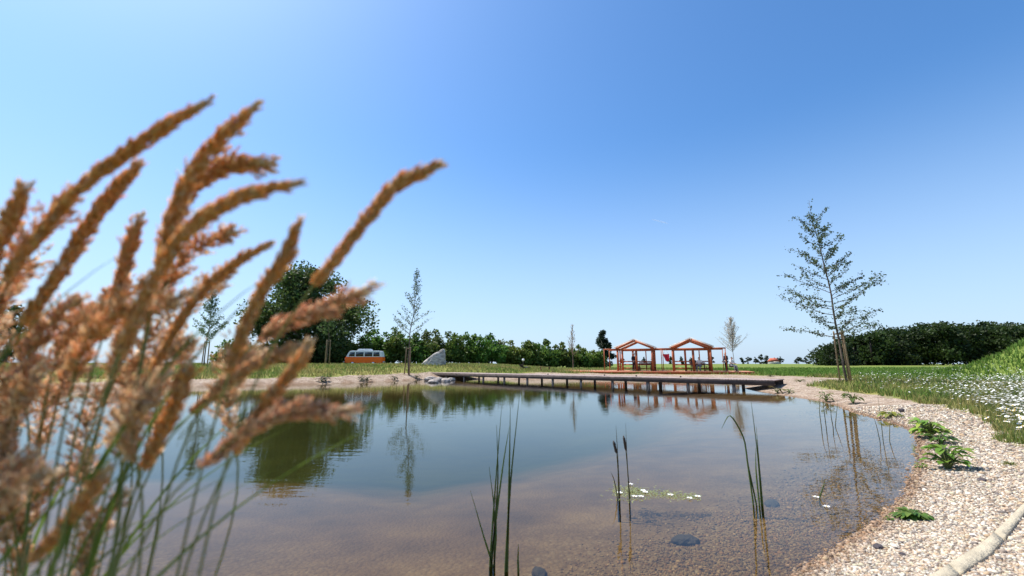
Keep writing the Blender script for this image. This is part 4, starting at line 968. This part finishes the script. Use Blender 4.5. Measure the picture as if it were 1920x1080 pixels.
def plume(pts, Yd, width, root_px, label, loose=.0, pink=.0, seed=0, group=None, cream=0, density=1.0, leaves=1):
    rg = random.Random(seed)
    m = len(pts); P_ = np.array([list(A(x_, y_, Yd+.10*Yd*i/(m-1))) for i, (x_, y_) in enumerate(pts)])
    # catmull densify from tip to base
    Q = []
    for i in range(m-1):
        a, b, c, d = P_[max(i-1, 0)], P_[i], P_[i+1], P_[min(i+2, m-1)]
        for k in range(12):
            t = k/12; Q.append(.5*((2*b)+(-a+c)*t+(2*a-5*b+4*c-d)*t*t+(-a+3*b-3*c+d)*t**3))
    Q.append(P_[-1]); Q = np.array(Q)
    T = np.gradient(Q, axis=0); seg = np.linalg.norm(T, axis=1); L_ = seg.sum(); T = -T/seg[:, None]
    rt = A(root_px, 1300, Yd*1.1); base = Vector((rt.x, Yd*1.1, hz(rt.x, Yd*1.1)))
    root = empty('plume_grass', base, 0, label, 'grass', group); B = np.array(base); Q0 = Q-B
    e = Q0[-1]; dn = -T[-1]; tgt = np.array([0, 0, 0]); k1 = e+dn*.25*np.linalg.norm(e); k2 = np.array([0, 0, .45*e[2]])
    S = [((1-t)**3)*e+3*(1-t)**2*t*k1+3*(1-t)*t*t*k2+t**3*tgt for t in np.linspace(0, 1, 16)]
    mb = MB(); path = np.concatenate([Q0, np.array(S)[1:]]); mb.tube(path, np.linspace(.0006, .0021, len(path)), 5); mb.build('stem', M['stem'], root, smooth=True)
    wr = width*Yd/FPX/2*.88
    n = int((4000 if loose < .3 else 2000)*density*L_/.3)
    t = RNG.uniform(0, 1, n)**.95; i = np.clip((t*(len(Q)-1)).astype(int), 0, len(Q)-2); fr = t*(len(Q)-1)-i
    C = Q0[i]*(1-fr[:, None])+Q0[i+1]*fr[:, None]; Tt = T[i]
    # clusters: whorls of side branches along the axis
    nb = int(30+L_*150); br = RNG.integers(0, nb, n); ba = np.linspace(0, 1, nb)*17+RNG.uniform(0, 6.28, nb); bt = np.sort(RNG.uniform(0, 1, nb)); bl = RNG.uniform(.45, 1.25, nb)
    clus = .5 if loose < .3 else .9; use = RNG.uniform(0, 1, n) < clus
    t2 = np.clip(np.where(use, bt[br]+RNG.normal(0, .006, n), t), 0, 1); i = np.clip((t2*(len(Q)-1)).astype(int), 0, len(Q)-2); fr = t2*(len(Q)-1)-i
    C = Q0[i]*(1-fr[:, None])+Q0[i+1]*fr[:, None]; Tt = T[i]
    env = (np.minimum(t2*5, 1)**.8)*(1-.35*t2)+.12
    ang = np.where(use, ba[br]+RNG.normal(0, .35, n), RNG.uniform(0, 6.28, n))
    X_ = np.cross(Tt, np.array([.2, 1, .3])); X_ /= np.linalg.norm(X_, axis=1)[:, None]; Y_ = np.cross(Tt, X_)
    O = X_*np.cos(ang)[:, None]+Y_*np.sin(ang)[:, None]
    u_ = RNG.uniform(0, 1, n); rr_ = wr*env*np.where(use, u_*bl[br]*(1+loose*1.1), u_**.6*.8)
    up_ = np.where(use, u_*(.018+.03*loose)*bl[br], 0)
    P = C+O*rr_[:, None]+Tt*(up_)[:, None]
    D = Tt*(1-.2*loose)+O*(.24+.4*loose)+RNG.normal(0, .10+.1*loose, (n, 3))
    size = RNG.uniform(.007, .0125, n)*(1+.35*loose)
    pal = np.array([(.97, .56, .19), (.92, .46, .13), (.98, .70, .34), (.85, .39, .11)]); pk = np.array([(.90, .58, .46), (.82, .48, .37), (.96, .78, .64), (.80, .46, .34)]); cr = np.array([(.93, .78, .56), (.88, .68, .46), (.95, .86, .72), (.84, .60, .40)])
    j = RNG.integers(0, 4, n); cols = pal[j]*(1-pink)+pk[j]*pink; cf = np.clip(cream+.9*ss(.10, .0, t2)+(RNG.uniform(0, 1, n) < .14)*.6, 0, 1)[:, None]
    cols = (cols*(1-cf)+cr[j]*cf)*RNG.uniform(.75, 1.2, (n, 1))
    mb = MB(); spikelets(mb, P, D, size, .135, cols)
    if loose:   # fine side branches that carry the spikelets
        for k in range(0, nb, 1):
            i0 = min(int(bt[k]*(len(Q)-1)), len(Q)-2); c = Q0[i0]; tt = T[i0]; x_ = np.cross(tt, np.array([.2, 1, .3])); x_ /= np.linalg.norm(x_); y_ = np.cross(tt, x_)
            o_ = x_*math.cos(ba[k])+y_*math.sin(ba[k]); en = (min(bt[k]*5, 1)**.8)*(1-.35*bt[k])+.12
            mb.tube([c, c+o_*wr*en*bl[k]*(1+loose*1.1)+tt*(.018+.03*loose)*bl[k]], [.0004, .0002], 3, (.45, .25, .13), cap=False)
    mb.build('seed_head', M['seed'], root)
    for q in range(leaves):   # long leaf blade from the stem
        s0 = rg.randint(3, 9); c = np.array(S[s0]); hgt = rg.uniform(.35, .6); drx = rg.uniform(.02, .3); dry_ = rg.uniform(-.05, .1)
        rows = []; wv = rg.uniform(.002, .0042)
        for t in np.linspace(0, 1, 9):
            cc = c+np.array([drx*t+.12*t*t, dry_*t, hgt*t-.25*hgt*t*t]); ww = wv*(1-t)**.7+.0002; rows.append([cc-np.array([ww, ww*.4, 0]), cc+np.array([0, .0, -ww*.3]), cc+np.array([ww, ww*.4, 0])])
        V = [v for r_ in rows for v in r_]; Fq = [[a*3+b, a*3+b+1, a*3+b+4, a*3+b+3] for a in range(8) for b in range(2)]
        lf = MB(); lf.add(V, Fq, np.array([.10, .15, .03])*rg.uniform(.7, 1.4)); lf.build('leaf', M['blade'], root, smooth=True)
    return root
main = [
 ([(378, 197), (300, 245), (215, 303), (140, 362), (75, 440), (10, 520)], .52, 32, -60, 0, .0, 'long arching plume reaching highest at the upper left'),
 ([(473, 204), (402, 272), (350, 345), (318, 430), (300, 500)], .55, 40, 230, 0, .0, 'thick plume with the second highest tip, right of the highest one'),
 ([(490, 306), (420, 312), (360, 350), (325, 420), (300, 520)], .60, 44, 200, .25, .3, 'fluffy plume bending right just under the thick tall one'),
 ([(547, 346), (470, 362), (392, 400), (325, 465), (272, 560), (225, 665)], .50, 36, 90, 0, .0, 'long plume whose dark tip points right in the middle of the group'),
 ([(815, 314), (742, 350), (684, 415), (632, 482), (588, 535)], .55, 33, 330, .05, .05, 'separate plume furthest to the right against the sky'),
 ([(255, 316), (205, 370), (155, 440), (100, 530), (40, 610)], .58, 34, -40, 0, .05, 'plume left of centre ending at half height under the highest one'),
 ([(556, 430), (528, 492), (492, 545), (455, 625), (430, 700)], .57, 30, 260, .05, .05, 'upright plume in front of the left side of the big tree'),
 ([(500, 461), (432, 500), (375, 552), (332, 612), (285, 700)], .62, 22, 140, 0, .05, 'thin curved plume left of the upright one by the big tree'),
 ([(42, 366), (18, 412), (-12, 480), (-40, 560)], .56, 34, -150, .1, .2, 'plume cut by the left edge of the frame'),
 ([(256, 428), (238, 482), (216, 560), (190, 640)], .66, 26, 60, .2, .3, 'short upright plume in the thick of the group'),
 ([(118, 388), (62, 442), (22, 520), (-20, 600)], .62, 40, -100, .4, .5, 'pinkish fluffy plume near the left edge'),
 ([(573, 655), (545, 700), (505, 748), (470, 800), (440, 850)], .60, 26, 250, .1, .1, 'low slim plume crossing the far gravel bank'),
 ([(546, 658), (480, 682), (420, 722), (360, 775)], .66, 28, 200, .2, .4, 'cream tipped low plume pointing right before the dark hedge'),
 ([(352, 700), (325, 765), (300, 815), (270, 880)], .60, 34, 130, .1, .1, 'short orange plume hanging over the blue water'),
 ([(192, 893), (150, 950), (105, 1005), (60, 1050)], .55, 26, -20, .1, .1, 'lowest orange plume near the bottom left'),
 ([(665, 552), (602, 578), (545, 602), (485, 640)], .62, 28, 260, .7, .75, 'open pale pink spray in front of the big tree'),
 ([(628, 770), (565, 770), (505, 784), (430, 832), (370, 880)], .58, 24, 190, .6, .7, 'open pink spray lying over the tree reflection'),
 ([(425, 440), (370, 465), (320, 520), (270, 600)], .7, 34, 90, .5, .4, 'short loose plume tucked behind the long central one'),
]
for i, (pts, Yd, wd_, rp, ls, pk_, lb) in enumerate(main):
    plume(pts, Yd, wd_, rp, lb, ls, pk_, seed=i, leaves=1 if rp < 150 else 0, cream=.45 if 'cream' in lb else .15)
rg = random.Random(5)
for k in range(29):
    tx = rg.uniform(-40, 470)*(1 if k % 2 else .75); ty = rg.uniform(480, 790) if k < 23 else rg.uniform(790, 960)
    if ty > 790: tx = rg.uniform(-30, 260)
    if tx > 330 and ty > 720: ty -= 90
    Lp = rg.uniform(120, 260); a = R(rg.uniform(35, 72)); pts = []
    for q in range(5):
        f = q/4; aa = a-.35+.55*f; pts.append((tx-Lp*f*math.cos(aa), ty+Lp*f*math.sin(aa)))
    plume(pts, rg.uniform(.55, .95), rg.uniform(26, 44), tx*.55-60+rg.uniform(-60, 40), 'loose pinkish seed head in the dense lower tangle of grass at the left', rg.uniform(.45, .95), rg.uniform(.2, .8), seed=100+k, group='loose seed heads in the lower tangle', cream=rg.uniform(.2, .7), density=.8, leaves=1 if k % 5 == 0 else 0)
